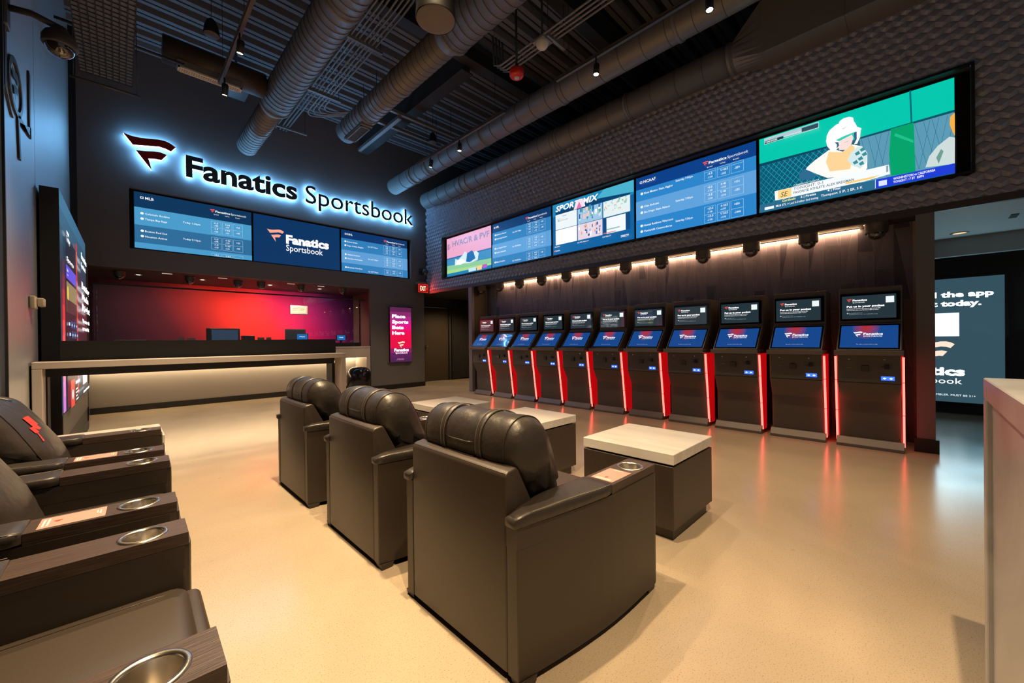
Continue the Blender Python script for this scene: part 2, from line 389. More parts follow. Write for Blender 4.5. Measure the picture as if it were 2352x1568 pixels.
# kiosk alcove
AX = 6.13
struct(M().box(XR+.081, 8.3, -.13, 7.18, ZS, ZS+.1).obj('ceiling_alcove', WALLD))
def tile_wall():
    m = M(); rnd = random.Random(3); y0, y1, z0, z1 = .02, 7.05, .0, ZS-.001
    m.box(AX, AX+.06, y0-.02, y1+.02, 0, z1, 0)
    wd = .152; n = int((y1-y0)/wd)+1; g = .0022
    def quad(P, k): m.add([(AX-.004, a, b) for a, b in P], [tuple(range(len(P)))], k)
    for i in range(n):
        a, b = y0+i*wd, min(y0+(i+1)*wd, y1); 
        if b-a < .02: continue
        z = -[.0, .42, .21, .55, .1, .34][i % 6]; h = .78
        while z < z1:
            lo, hi = max(z, z0), min(z+h, z1)
            if hi-lo > .02:
                up = (i % 2 == 0); e = .10
                def xs(zz):
                    f = (zz-z)/h; f = e+(1-2*e)*f
                    return a+(b-a)*(f if up else 1-f)
                l, r_ = xs(lo), xs(hi)
                c1, c2 = rnd.choice((1, 2, 2)), rnd.choice((1, 1, 3))
                quad([(a+g, lo+g), (l-g, lo+g), (r_-g, hi-g), (a+g, hi-g)], c1)
                quad([(l+g, lo+g), (b-g, lo+g), (b-g, hi-g), (r_+g, hi-g)], c2)
            z += h
    T = lambda nm, c: mat(nm, (2.0*c[0], 2.15*c[1], 2.7*c[2]), .42, 0, .5, bump=(60, .1, 3))
    return struct(m.obj('wall_alcove', [mat('grout', (.36, .32, .34), .8), T('slate_tile', (.056, .048, .052)), T('slate_tile_mid', (.072, .060, .064)), T('slate_tile_dark', (.030, .027, .032))]))
tile_wall()
LAV = mat('pale_post_paint', (.20, .18, .20), .5)
struct(M().box(5.70, 5.775, 7.07, 7.185, 0, ZS-.001).obj('trim_4', LAV))
struct(M().box(5.776, 8.3, 7.075, 7.18, 0, ZS-.001).obj('wall_alcove_end', mat('brown_paint', (.07, .05, .035), .6)))
struct(M().box(5.70, AX+.2, -.131, .0, 0, ZS-.001).obj('wall_post', WALLP))
struct(M().box(5.68, 5.75, -.155, .018, 0, .135).obj('baseboard_post', BLACK))
# corridor behind the far right corner
struct(M().box(5.57, 5.65, YB+.081, 9.75, 0, ZS).obj('wall_corridor_left', WALLP))
struct(M().box(XR+.081, 8.3, 7.18, 9.75, ZS, ZS+.1).obj('ceiling_corridor', WALLD))
m = M(); m.box(5.57, 6.14, 9.75, 9.85, 0, ZS); m.box(6.97, 8.3, 9.75, 9.85, 0, ZS); m.box(6.14, 6.97, 9.75, 9.85, 2.13, ZS)
struct(m.obj('wall_corridor', WALLD))
struct(M().box(8.3, 8.4, 7.0, 9.85, 0, ZS+.1).obj('wall_corridor_end', WALLD))
dr = struct(M((6.14, 9.77, 0)).box(6.15, 6.96, 9.76, 9.80, .008, 2.12).obj('door_1', mat('dark_door', (.05, .036, .022), .5)))
m = M(); m.lathe([(0, 0), (.03, 0), (.03, -.012), (.012, -.014), (.012, -.05), (.028, -.055), (.03, -.075), (.02, -.09), (0, -.092)], 6.21, 9.76, 1.02, 16, axis='y')
m.o = Vector((6.14, 9.77, 0)); m.v = [tuple(Vector(p)-m.o) for p in m.v]; m.obj('door_knob', STEEL, dr)
struct(M().box(6.11, 6.15, 9.735, 9.7495, 0, 2.16).box(6.96, 7.0, 9.735, 9.7495, 0, 2.16).box(6.15, 6.96, 9.735, 9.7495, 2.125, 2.16).obj('trim_5', BLACK))
m = M()
for i in range(22):
    y = 0; x = 7.08+i*.05
    m.lathe([(.024, 0), (.024, 2.3)], x, 9.70, .03, 8)
cu = m.obj('pleated_curtain', mat('dark_drape', (.014, .012, .012), .9)); tag(cu, 'dark pleated curtain hanging beside the brown corridor door', 'curtain')
# passage seen past the right post
GREYC = mat('passage_ceiling_paint', (.62, .66, .68), .6)
struct(M().box(XR+.081, 8.35, -4, -.132, 2.52, 2.6).obj('ceiling_passage', GREYC))
struct(M().box(8.35, 8.45, -4, -.0, 2.27, 2.6).obj('trim_6', mat('passage_soffit_paint', (.40, .44, .46), .6)))
struct(M().box(8.86, 8.96, -4, 1.5, 0, 2.6).box(8.45, 8.86, -4, 1.5, 2.45, 2.6).obj('wall_passage', WALLD))
struct(M().box(6.34, 8.86, -.13, -.05, 0, 2.6).obj('wall_passage_side', WALLD))
# left side
struct(M().box(-.56, -.50, 5.36, YB-.031, 0, 6.0).box(-.56, -.50, 3.96, 5.345, 0, 6.0).obj('wall_left', METALW))
struct(M().box(-2.0, -.561, 3.97, 4.05, 0, 6.0).box(-2.0, -1.95, -5, 3.97, 0, 6.0).obj('wall_left_near', WALLD))
struct(M().box(-.50, -.488, 3.94, 3.962, 0, 6).obj('trim_7', BLACK))
struct(M().box(8.4, 8.5, -5, 9, 2.7, 6.06).obj('wall_far_right', BLACK))
# steelwork below the deck
def ibeam(ax, c, z, a, b, h=.32, w=.16, name='ceiling_beam'):
    m = M(); t = .012
    for (p0, p1, q0, q1) in ((-w/2, w/2, z, z+t), (-w/2, w/2, z+h-t, z+h), (-t/2, t/2, z+t, z+h-t)):
        if ax == 'y': m.box(c+p0, c+p1, a, b, q0, q1)
        else: m.box(a, b, c+p0, c+p1, q0, q1)
    return struct(m.obj(name, STEELB))
struct(M().box(3.99, 4.12, 5.08, YB-.001, 5.52, 5.965).box(3.95, 4.18, 5.08, YB-.001, 5.50, 5.52).obj('trim_20', STEELB))
ibeam('x', 5.0, 5.60, 2.3, 8.2, .30, .18, name='trim_21'); ibeam('x', 3.3, 5.58, -1.5, 8.2, .34, .18, name='trim_22'); ibeam('x', .4, 5.58, -1.5, 8.2, .34, .18, name='trim_23')


# ------------------------------------------------------------------ televisions
def tv_root(wall, k, label, grp):
    if wall == 'R': loc = (5.786, TY0-k*(TYW+TYG)-TYW/2, CAMH+1.5609)
    else: loc = (.2043+k*(1.65+.0342)+.825, 9.045, CAMH+1.5907)
    t = thing('television', label, 'television', loc, grp); m = M(loc); b = .013
    if wall == 'R':
        y0, y1 = loc[1]-.825, loc[1]+.825; z0, z1 = loc[2], loc[2]+.93
        m.box(5.79, 5.86, y0-b, y1+b, z0-b, z1+b)
        for a in ((y0-b, y0, z0-b, z1+b), (y1, y1+b, z0-b, z1+b), (y0, y1, z0-b, z0), (y0, y1, z1, z1+b)): m.box(5.776, 5.79, *a)
        O, U = (5.7855, y1, z0), (0, -1, 0)
    else:
        x0, x1 = loc[0]-.825, loc[0]+.825; z0, z1 = loc[2], loc[2]+.93
        m.box(x0-b, x1+b, 9.05, 9.12, z0-b, z1+b)
        for a in ((x0-b, x0, z0-b, z1+b), (x1, x1+b, z0-b, z1+b), (x0, x1, z0-b, z0), (x0, x1, z1, z1+b)): m.box(a[0], a[1], 9.036, 9.05, a[2], a[3])
        O, U = (x0, 9.0445, z0), (1, 0, 0)
    m.obj('bezel', BLACK, t)
    return t, (lambda cv: cv.place('screen', t, O, U, (0, 0, 1)))
W, H = 1.65, .93
NAVY, BLU1, BLU2, TXT = '#05356c', '#2f7fba', '#5f9fd6', '#f4fbff'
def odds(title, rows, off, cols=('Spread', 'Total Points', 'Money Line'), c=(NAVY, BLU1, BLU2), icon='ball', big=1.0):
    cv = Canvas(W, H, c[0], 1.0); hb = .80*H
    rh = .315*H; y = hb - off*H
    for i, (a, b, tm, v) in enumerate(rows):
        y1 = y-i*rh; y0 = y1-rh; top = min(y1, hb); bot = max(y0, 0)
        if top-bot < .005: continue
        cv.rect(0, bot, W, top, c[1] if (i % 2 == (1 if off > 0 else 0)) else c[2])
        for q, nm in ((.66, a), (.36, b)):
            ty = y0+rh*q-.012*H
            if nm and ty > .01*H and ty+.03*H < hb:
                cv.poly([(.095+.022*math.cos(t*.5236), ty+.016+.020*math.sin(t*.5236)) for t in range(12)], TXT)
                cv.text(nm, .13, ty, .031, TXT, .018, res=1)
        if bot < y0+.5*rh and y0+.5*rh+.03 < hb: cv.text(tm, .62, y0+.48*rh, .030, TXT, .014, width=.245, res=1)
        for j in range(3):
            x0 = 1.02+j*.168
            b0, b1 = max(y0+.12*rh, .004), min(y0+.88*rh, hb-.004)
            if b1-b0 > .03:
                cv.frame(x0, b0, x0+.15, b1, .0035, '#a9d3f2')
                if b0 < y0+.45*rh and b1 > y0+.55*rh: cv.rect(x0, y0+.495*rh, x0+.15, y0+.51*rh, '#a9d3f2')
            vals = v[j]
            for q, s_ in zip((.72, .57, .37, .20) if j < 2 else (.655, .29), vals):
                ty = y0+q*rh
                if s_ and ty > .004 and ty+.026 < hb: cv.text(s_, x0+.042, ty, .028, TXT, .02, width=.013*max(3, len(s_))+.012, res=1)
    cv.text(title, .135, .88*H, .043, TXT, .02, res=2)
    cv.frame(.075, .885*H, .115, .885*H+.034, .008, TXT)
    cv.flag(1.005, .855*H, .075, '#ff5a55'); cv.text('Fanatics', 1.085, .868*H, .036, TXT, .03, width=.225); cv.text('Sportsbook', 1.32, .868*H, .034, TXT, .0, width=.245)
    for j, s_ in enumerate(cols): cv.text(s_, 1.06+j*.165, .818*H, .017, TXT, .01, width=.07, res=1)
    return cv
def logo_block(cv, x, y, s, red='#ffab93', white='#ffffff', st=None):
    # x,y lower left of the flag; s = flag width
    cv.flag(x, y, s, red, st); cv.text('Fanatics', x+1.12*s, y+.11*s, .60*s, white, .045, width=2.82*s, st=st); cv.text('Sportsbook', x+1.12*s, y-.46*s, .42*s, white, .0, width=2.38*s, st=st)
grpR = 'televisions in the long row on the sculpted right wall'; grpB = 'televisions in the row above the betting counter'
V0 = (('+1.5', '-105', '-1.5', '-115'), ('O 8.5', '-110', 'U 8.5', '-110'), ('+125', '-145'))
t, put = tv_root('B', 0, 'television listing baseball odds, left of the three above the counter', grpB)
put(odds('MLB', [('Colorado Rockies', 'Tampa Bay Rays', 'Today 1:10pm', V0), ('Boston Red Sox', 'Houston Astros', 'Today 2:10pm', V0), ('Chicago Cubs', '', 'Today 2:20pm', V0)], .07, c=('#06355c', '#2c6c9a', '#4a9ccb')))
t, put = tv_root('B', 1, 'navy television with a large red and white logo, middle above the counter', grpB)
cv = Canvas(W, H, '#053463'); cv.flag(.23, .435, .305, '#ffab93'); cv.text('Fanatics', .57, .43, .185, '#ffffff', .05, width=.85); cv.text('Sportsbook', .57, .285, .125, '#ffffff', .008, width=.72); put(cv)
t, put = tv_root('B', 2, 'television listing hockey odds, right of the three above the counter', grpB)
put(odds('NHL', [('Boston Bruins', 'Vegas Golden Knights', 'Sat 10/7 7:00pm', V0), ('Ottawa Senators', 'Carolina Hurricanes', 'Sat 10/7 7:30pm', V0), ('Montreal Canadiens', 'Toronto Maple Leafs', 'Sat 10/7 7:30pm', V0)], -.03))
t, put = tv_root('R', 0, 'television showing a player lying by a pink ballpark wall, nearest the far corner', grpR)
cv = Canvas(W, H, '#f0aacb'); cv.text('g. HVAC/R & PVF', .02, .70, .135, '#8f87ac', .02, width=1.56)
cv.rect(0, 0, W, .42, '#3f8fc0'); cv.poly([(0, 0), (W, 0), (W, .22), (.9, .24), (0, .27)], '#8fcf9a'); cv.poly([(0, 0), (W, 0), (W, .12), (0, .16)], '#a9dd8a'); cv.rect(0, .42, W, .45, '#2a6aa8')
cv.poly([(.32, .24), (.34, .40), (.45, .36), (.62, .44), (.72, .52), (.80, .46), (.98, .42), (1.12, .47), (1.22, .40), (1.18, .25), (.9, .22), (.6, .25)], '#d9eef6')
cv.poly([(.76, .27), (.80, .46), (.98, .50), (1.05, .42), (1.1, .30), (.9, .24)], '#1f6cb0'); cv.poly([(.36, .25), (.42, .34), (.62, .36), (.75, .27), (.55, .23)], '#ffffff')
cv.rect(0, 0, W, .075, '#1b7fb4'); cv.rect(.85, .02, 1.12, .10, '#cfeaf4'); cv.rect(1.15, .02, 1.32, .11, '#ffd489'); cv.rect(1.34, .04, 1.5, .12, '#c05bc8'); put(cv)
t, put = tv_root('R', 1, 'television listing football odds, second from the far corner', grpR)
put(odds('NFL', [('Baltimore Ravens', 'Pittsburgh Steelers', 'Sun 10/8 1:00pm', V0), ('Los Angeles Rams', 'Seattle Seahawks', 'Sun 10/8 4:05pm', V0), ('Miami Dolphins', 'Los Angeles Chargers', 'Sun 10/8 4:25pm', V0)], -.04))
t, put = tv_root('R', 2, 'television split into six bright sports pictures under a blue header', grpR)
cv = Canvas(W, H, '#0a62a0'); cv.rect(0, .76*H, W, H, '#1c85b5'); cv.rect(.07, .775*H, 1.58, .865*H, '#04406f'); cv.poly([(.95, .87*H), (1.1, H), (W, H), (W, .8*H)], '#49b3d0')
cv.text('SPORTSMIX', .07, .845*H, .105, '#ffffff', .03, width=.93, shear=.25); cv.poly([(.48, .79*H), (.53, .93*H), (.62, .97*H), (.71, .9*H), (.73, .8*H)], '#fbe3ef'); cv.poly([(.54, .79*H), (.60, .92*H), (.66, .79*H)], '#e07aa8')
cols = ((.07, .55, '#eef6f8'), (.57, 1.07, '#9fc8e4'), (1.09, 1.58, '#e6f3f2'))
for a, b, c in cols: cv.rect(a, .49*H, b, .785*H if a < .1 else .77*H, c)
for a, b, c in ((.07, .55, '#ffffff'), (.57, 1.07, '#e9d9e6'), (1.09, 1.58, '#0a4a80')): cv.rect(a, .19*H, b, .48*H, c)
cv.rect(1.15, .19*H, 1.50, .47*H, '#f4fafd'); rn = random.Random(5)
for i in range(34):
    a, b = rn.uniform(.60, 1.03), rn.uniform(.52, .73)*H; cv.rect(a, b, a+rn.uniform(.01, .05), b+rn.uniform(.02, .09), rn.choice(['#3b86c4', '#cfe6f2', '#f2c9c4', '#5aa98a', '#ffffff', '#1d5ea2']))
    a, b = rn.uniform(.60, 1.03), rn.uniform(.21, .42)*H; cv.rect(a, b, a+rn.uniform(.01, .04), b+rn.uniform(.02, .07), rn.choice(['#2c63a8', '#f2d6d0', '#e8a8a0', '#5b79c0', '#ffffff']))
    a, b = rn.uniform(1.12, 1.52), rn.uniform(.56, .74)*H; cv.rect(a, b, a+rn.uniform(.01, .04), b+rn.uniform(.01, .04), rn.choice(['#8fd3b2', '#f4b8a8', '#b9dce8', '#69b79a']))
for i in range(10):
    a, b = rn.uniform(.12, .34), rn.uniform(.62, .72)*H; cv.rect(a, b, a+rn.uniform(.03, .1), b+rn.uniform(.01, .03), rn.choice(['#cdd8da', '#dfe8ea', '#b8c6c8']))
cv.rect(1.18, .24*H, 1.42, .26*H, '#8fc0b8'); cv.rect(1.12, .185*H, 1.35, .20*H, '#e07a90')
cv.text('DIRECTV', 1.44, .06*H, .034, '#ffffff', .03, width=.14); cv.text('212 NFL Network', .59, .12*H, .022, '#ffffff', .01); cv.text('214 NBA TV', 1.1, .12*H, .022, '#ffffff', .01); cv.text('206 ESPN', .08, .13*H, .022, '#ffffff', .01)
cv.poly([(.075+.013*math.cos(t*.6), .05*H+.01+.013*math.sin(t*.6)) for t in range(10)], '#ff6a80'); cv.text('Fanatics', .10, .05*H, .024, '#ffffff', .02); put(cv)
t, put = tv_root('R', 3, 'television listing college football odds beside the batter picture', grpR)
V1 = (('-6.5', '-110', '', ''), ('U 44.5', '-105', '', ''), ('-350', ''))
V2 = (('+3.5', '-110', '-3.5', '-110'), ('O 48', '-110', 'U 48', '-110'), ('+116', '-155'))
V3 = (('+13.5', '-110', '-13.5', '-110'), ('O 55.5', '-110', 'U 55.5', '-110'), ('+550', '-1000'))
put(odds('NCAAF', [('', 'New Mexico State Aggies', 'Saturday 7:00pm', (('', '', '-6.5', '-110'), ('', '', 'U 44.5', '-105'), ('', '-350'))), ('Ohio Bobcats', 'San Diego State Aztecs', 'Saturday 7:00pm', V2), ('Hawaii Rainbow Warriors', 'Vanderbilt Commodores', 'Saturday 7:30pm', V3)], -.12, c=('#05408a', '#2b86cc', '#60a3dd')))
t, put = tv_root('R', 4, 'television showing a baseball batter against a green wall, nearest the right post', grpR)
F = lambda *p: list(p)
cv = Canvas(W, H, '#00c9b0'); P = lambda pts, c: cv.poly(pts, c, frac=True)
P(F((0, 0), (1, 0), (1, .655), (.6, .64), (0, .66)), '#0b5a78'); P(F((.58, .1), (1, .1), (1, .645), (.58, .63)), '#5c9bb5'); P(F((0, .10), (.45, .10), (.45, .62), (0, .645)), '#0a5877')
P(F((0, .635), (.42, .63), (.42, .655), (0, .67)), '#05465f'); P(F((.57, .63), (1, .64), (1, .665), (.57, .652)), '#0b5566')
for i in range(26):   # chain link
    for d in (1, -1):
        x0 = -.22+i*.034; a = (x0, .11) if d > 0 else (x0+.22, .11); b = (x0+.22, .63) if d > 0 else (x0, .63)
        def clip(p, q):
            (xa, ya), (xb, yb) = p, q
            if xb == xa: return None
            lo, hi = 0, 1
            for e, s_ in ((0, 1), (.45, -1)):
                ta = s_*(xa-e); tb = s_*(xb-e)
                if ta < 0 and tb < 0: return None
                if ta < 0: lo = max(lo, ta/(ta-tb))
                if tb < 0: hi = min(hi, ta/(ta-tb))
            return ((xa+(xb-xa)*lo, ya+(yb-ya)*lo), (xa+(xb-xa)*hi, ya+(yb-ya)*hi)) if hi > lo else None
        q = clip(a, b)
        if q: (xa, ya), (xb, yb) = q; P(F((xa-.0016, ya), (xa+.0016, ya), (xb+.0016, yb), (xb-.0016, yb)), '#1fb2b8')
for i in range(12):
    x0 = .60+i*.036
    for d in (1, -1):
        if .60 < x0 < .99 and not .72 < x0 < .84: P(F((x0, .12), (x0+.002, .12), (min(1, max(.59, x0+d*.05)), .62), (min(1, max(.59, x0+d*.05))-.002, .62)), '#37708f')
P(F((.813, 1), (.821, 1), (.826, .645), (.818, .645)), '#046a78')
P(F((.73, .639), (.832, .64), (.835, .37), (.838, .104), (.729, .112), (.721, .357)), '#00a46c'); P(F((.75, .58), (.83, .45), (.83, .42), (.745, .55)), '#1fc08a')
P(F((.251, .389), (.273, .436), (.305, .442), (.326, .361), (.357, .321), (.315, .285), (.25, .318)), '#2c6c92')
P(F((.42, .594), (.46, .57), (.499, .523), (.542, .585), (.593, .531), (.618, .44), (.617, .268), (.606, .231), (.507, .222), (.409, .262), (.357, .332), (.290, .43), (.3, .455), (.34, .51)), '#fffdf6')
P(F((.42, .571), (.489, .524), (.542, .58), (.556, .544), (.545, .401), (.53, .30), (.424, .33), (.404, .455)), '#ffd79a')
P(F((.565, .538), (.593, .531), (.618, .44), (.613, .335), (.583, .276), (.546, .33), (.517, .412), (.537, .489)), '#d6ecec')
for a, b in ((.555, .47), (.58, .50), (.57, .40), (.59, .44), (.545, .37), (.575, .34)): P(F((a, b), (a+.02, b+.02), (a+.028, b-.02), (a+.008, b-.03)), '#3d8f9c')
P(F((.472, .663), (.542, .7), (.549, .657), (.537, .577), (.508, .54), (.474, .56)), '#fbe2dc')
P(F((.47, .84), (.478, .90), (.50, .922), (.53, .918), (.549, .895), (.553, .84)), '#ffffff'); P(F((.407, .70), (.409, .77), (.425, .83), (.46, .872), (.505, .885), (.54, .87), (.558, .83), (.568, .775), (.590, .742), (.588, .722), (.55, .72), (.50, .708), (.46, .688), (.435, .66)), '#ffffff'); P(F((.405, .72), (.45, .70), (.474, .665), (.477, .60), (.458, .565), (.43, .585), (.412, .64)), '#ffffff'); P(F((.566, .735), (.586, .73), (.583, .64), (.568, .575), (.552, .578), (.566, .63)), '#ffffff')
P(F((.452, .665), (.472, .655), (.476, .61), (.462, .585), (.464, .63)), '#3b6a88'); P(F((.552, .715), (.566, .715), (.566, .63), (.556, .61)), '#3b5f8a'); P(F((.505, .63), (.525, .64), (.524, .633), (.506, .622)), '#e8b8ae'); P(F((.49, .80), (.52, .815), (.50, .79)), '#d5dde2')
P(F((.88, .122), (.896, .232), (.931, .32), (.979, .387), (1, .364), (.999, .094)), '#cfdedd'); P(F((.935, .13), (.955, .25), (.945, .28), (.925, .2)), '#6f9f92'); P(F((.982, .589), (.997, .617), (1, .615), (1, .383), (.991, .428), (.98, .513)), '#f7b24a')
P(F((.005, .106), (.655, .108), (.657, .0), (.0, .0)), '#2b6c8f'); P(F((.659, .106), (1, .099), (1, 0), (.659, 0)), '#1f3fd6')
P(F((.101, .242), (.719, .243), (.725, .135), (.60, .115), (.105, .118)), '#f8fdff'); P(F((.123, .238), (.205, .237), (.205, .128), (.122, .128)), '#ffd98c'); P(F((.507, .15), (.68, .15), (.64, .128), (.507, .128)), '#ffd27a'); P(F((.707, .235), (.717, .235), (.717, .165), (.707, .165)), '#8fa9b0')
cv.text('SE', .23, .145*H, .058, '#6b5330', 0, width=.075, shear=.2); cv.text('TONIGHT: 0-1', .36, .197*H, .032, '#4b6166', .0, width=.28); cv.text('FAVORITE ATHLETE: ALEX BREGMAN', .36, .150*H, .028, '#6b7f86', .02, width=.55)
cv.text('CAMERON TABOR', .36, .245*H, .022, '#c8d6da', .02, width=.25)
cv.text('Cardinals', .245, .078*H, .026, '#fff48a', .02); cv.text('6 | Pirates', .43, .078*H, .026, '#ffffff', .02); cv.text('4 | Final', .68, .086*H, .026, '#ffffff', .02); cv.text('STL > Led 5-0 after 2nd inning', .245, .028*H, .024, '#ffffff', .01, width=.35); cv.text('Thompson: 5 IP, 2 ER, 5 K', .62, .038*H, .026, '#ffffff', .01, width=.36)
cv.rect(.062, .02*H, .16, .055*H, '#ffffff'); cv.text('MLB', .18, .03*H, .022, '#ffffff', .02); cv.rect(1.08, .005, 1.084, .10*H, '#ffffff')
cv.poly([(1.14+.045*math.cos(t*.7854)*(1 if t % 2 else .7), .05*H+.038*math.sin(t*.7854)*(1 if t % 2 else .7)) for t in range(8)], '#dfe8ff')
cv.text('WASHINGTON vs CALIFORNIA', 1.22, .058*H, .024, '#ffffff', .02, width=.30); cv.text('TONIGHT / 7 ET  ESPN', 1.22, .022*H, .022, '#ffffff', .02, width=.22)
P(F((.042, .965), (.366, .957), (.366, .93), (.042, .935)), '#b9c9d6'); P(F((.042, .93), (.16, .93), (.16, .897), (.042, .897)), '#1e3b4c'); P(F((.16, .93), (.366, .93), (.366, .897), (.16, .91)), '#cfd9e2'); cv.text('TENNESSEE', .075, .905*H, .018, '#ffffff', .02); P(F((.27, .955), (.366, .955), (.366, .90), (.27, .905)), '#2f4f60')
cv.frame(.066, .892*H, .606, .968*H, .003, '#ffffff')
put(cv)
# ------------------------------------------------------------------ lit letters and signs on the back wall
def lit_sign():
    loc = (2.7, YB, 4.05)
    t = thing('wall_sign', 'large halo-lit letter sign with a red flag emblem above the counter screens', 'sign', loc)
    glow = emis((.20, .56, 1.0), 42.0, 'sign_halo_light'); face = mat('sign_face_navy', (.035, .055, .075), .5); redf = mat('sign_face_red', (.30, .012, .014), .45)
    yf, ym, yb = YB-.090, YB-.070, YB-.032
    def letter(vs2, fs2, x, z, kx, kz, grow_vs, name, fm):
        m = M(loc)
        def solid(vv, y0, y1, mi):
            n = len(vv); A = [(x+a*kx, y0, z+b*kz) for a, b in vv]; B = [(x+a*kx, y1, z+b*kz) for a, b in vv]
            edges = {}
            for f in fs2:
                for i in range(len(f)):
                    e = (f[i], f[(i+1) % len(f)]); edges[e] = edges.get(e, 0)+1
            bd = [e for e in edges if (e[1], e[0]) not in edges]
            m.add(A+B, [tuple(f) for f in fs2]+[tuple(i+n for i in f[::-1]) for f in fs2]+[(a, b, b+n, a+n) for a, b in bd], mi)
        solid(vs2, yf, ym, 0); solid(grow_vs, ym+.0005, yb, 1)
        m.obj(name, [fm, glow], t)
    def word(body, x0, x1, z, cap, bold, gr):
        H, b0 = capH(bold); kz = cap/H
        full = text_geo(body, bold, 0, 4)[0]; xs = [v[0] for v in full]; lo, hi = min(xs), max(xs); kx = (x1-x0)/(hi-lo)
        for i, ch in enumerate(body):
            pre = text_geo(body[:i+1], bold, 0, 4)[0]; px = max(v[0] for v in pre)
            vs, fs = text_geo(ch, bold, 0, 4); cx = max(v[0] for v in vs)
            sh = px-cx
            v2 = [(v[0]+sh-lo, v[1]-b0) for v in vs]
            letter(v2, fs, x0, z, kx, kz, v2, 'letter', face)
    word('Fanatics', .86, 2.63, 4.06, .375, .030, .0); word('Sportsbook', 2.79, 5.31, 4.06, .365, .002, .0)
    for P in (FLAG_UP, FLAG_LO):
        vs, fs = flag_geo(P); letter(vs, fs, .085, 4.04, .645, .645, vs, 'flag_emblem', redf)
lit_sign()
# tall poster screen by the corridor
loc = (4.945, 8.92, .66); t = thing('poster_screen', 'tall pink and purple lit poster screen on the wall left of the corridor', 'screen', loc)
M(loc).box(4.655, 5.225, 8.895, YB-.002, .65, 1.995).obj('housing', BLACK, t)
m = M(loc)
for x, z in ((4.64, 2.0), (4.64, .64), (5.24, 2.0), (5.24, .645)): m.box(x-.03, x+.03, 8.93, YB-.002, z-.006, z+.006)
m.obj('bracket', STEEL, t)
cv = Canvas(.57, 1.335, '#d0105a', 1.0)
for i, c in enumerate(('#5d2350', '#8c2a6c', '#b02a86', '#d81b8c', '#ec0f7c', '#f0085a', '#ef0a48', '#ea0a44', '#e60c46', '#8c1b63', '#5c1e58', '#4b2050')):
    y1 = 1.335*(1-i/12); cv.rect(0, y1-1.335/12, .57, y1, c)
for i, s_ in enumerate(('Place', 'Sports', 'Bets', 'Here')): cv.text(s_, .05, 1.335-.265-i*.135, .088, '#ffffff', .05, width=(.36, .44, .31, .33)[i], st=1.6)
cv.flag(.19, .335, .20, '#ffd9b0', 1.2); cv.text('Fanatics', .10, .255, .075, '#ffffff', .045, width=.39, st=1.5); cv.text('Sportsbook', .13, .20, .042, '#ffffff', 0, width=.33, st=1.4)
cv.text('Gambling problem?', .17, .07, .016, '#ff9fc4', 0); cv.text('Call 1-800-GAMBLER', .155, .043, .016, '#ff9fc4', 0)
cv.place('screen', t, (4.655, 8.8945, .655), (1, 0, 0), (0, 0, 1))
# exit sign
loc = (5.53, 8.82, 2.39); t = thing('exit_sign', 'red lit exit sign below the corner camera', 'exit sign', loc)
m = M(loc); m.box(5.385, 5.675, 8.80, 8.84, 2.395, 2.605); m.obj('body', mat('exit_body_red', (.35, .008, .006), .4), t)
M(loc).box(5.40, 5.66, 8.80, YB-.001, 2.606, 2.66).obj('canopy', mat('grey_canopy', (.16, .14, .13), .5), t)
cv = Canvas(.29, .21, '#8e0806', 1.0); cv.frame(0, 0, .29, .21, .012, '#ff2d20'); cv.text('EXIT', .055, .045, .115, '#ffc9a8', .01, width=.165, st=2.2)
cv.poly([(.245, .075), (.262, .10), (.245, .125), (.238, .118), (.25, .10), (.238, .082)], '#ff6a50'); cv.place('lit_panel', t, (5.385, 8.7995, 2.395), (1, 0, 0), (0, 0, 1))
lamp('exit_glow', 'AREA', (5.53, 8.76, 2.5), 2.5, (1, .05, .03), t, aim=(5.53, 8.0, 2.3), size=.25)

# ------------------------------------------------------------------ dome cameras
CAMG = mat('camera_grey', (.045, .042, .042), .45)
DOMEM = mat('smoked_dome', (.02, .018, .018), .06, .0, .8, coat=1)
def dome_camera(loc, label, group, r=.098):
    t = thing('dome_camera', label, 'security camera', loc, group); x, y, z = loc; m = M(loc)
    m.lathe([(0, 0), (r*1.05, 0), (r*1.1, -.010), (r, -.014), (r, -r*1.05), (r*.93, -r*1.2), (r*.7, -r*1.2)], x, y, z, 28).obj('housing', CAMG, t)
    m = M(loc); a = [(r*.80*math.cos(i*math.pi/16), -r*1.18-r*.72*math.sin(i*math.pi/16)) for i in range(9)]
    m.lathe(a, x, y, z, 28).obj('dome', DOMEM, t)
    m = M(loc); m.lathe([(0, -r*1.93), (r*.22, -r*1.9), (r*.25, -r*1.75)], x, y, z, 12).obj('lens', mat('lens_glint', (.5, .45, .4), .15, 1), t)
    return t
gk = 'cameras along the soffit above the kiosks'
ck = [.30+.605*i for i in range(12)]
c0 = dome_camera((5.905, ck[0], ZS-.001), 'dome camera on the soffit nearest the right post', gk)
for i in range(1, 12):
    wh = ('second', 'third', 'fourth', 'fifth', 'sixth', 'seventh', 'eighth', 'ninth', 'tenth', 'eleventh', 'last')[i-1]
    dup(c0, (5.905, ck[i], ZS-.001), ('dome camera on the kiosk soffit, %s from the right post' % wh) if i < 11 else 'dome camera on the kiosk soffit nearest the far corridor')
gc = 'cameras in the ceiling over the betting counter'
cl = ((0.02, 9.42, 'dome camera over the counter, leftmost above the video wall end'), (.95, 9.42, 'dome camera over the counter, second from the left'), (1.70, 9.46, 'dome camera over the counter, third from the left'), (2.09, 9.42, 'dome camera over the counter, fourth from the left'), (2.83, 9.38, 'dome camera over the counter, fifth from the left'), (3.70, 9.30, 'dome camera over the counter, at the right end'))
for i, (x, y, l) in enumerate(cl):
    if i == 0: d0 = dome_camera((x, y, ZS-.001), l, gc, .075)
    else: dup(d0, (x, y, ZS-.001), l)
gl = 'small round lights in the counter ceiling'
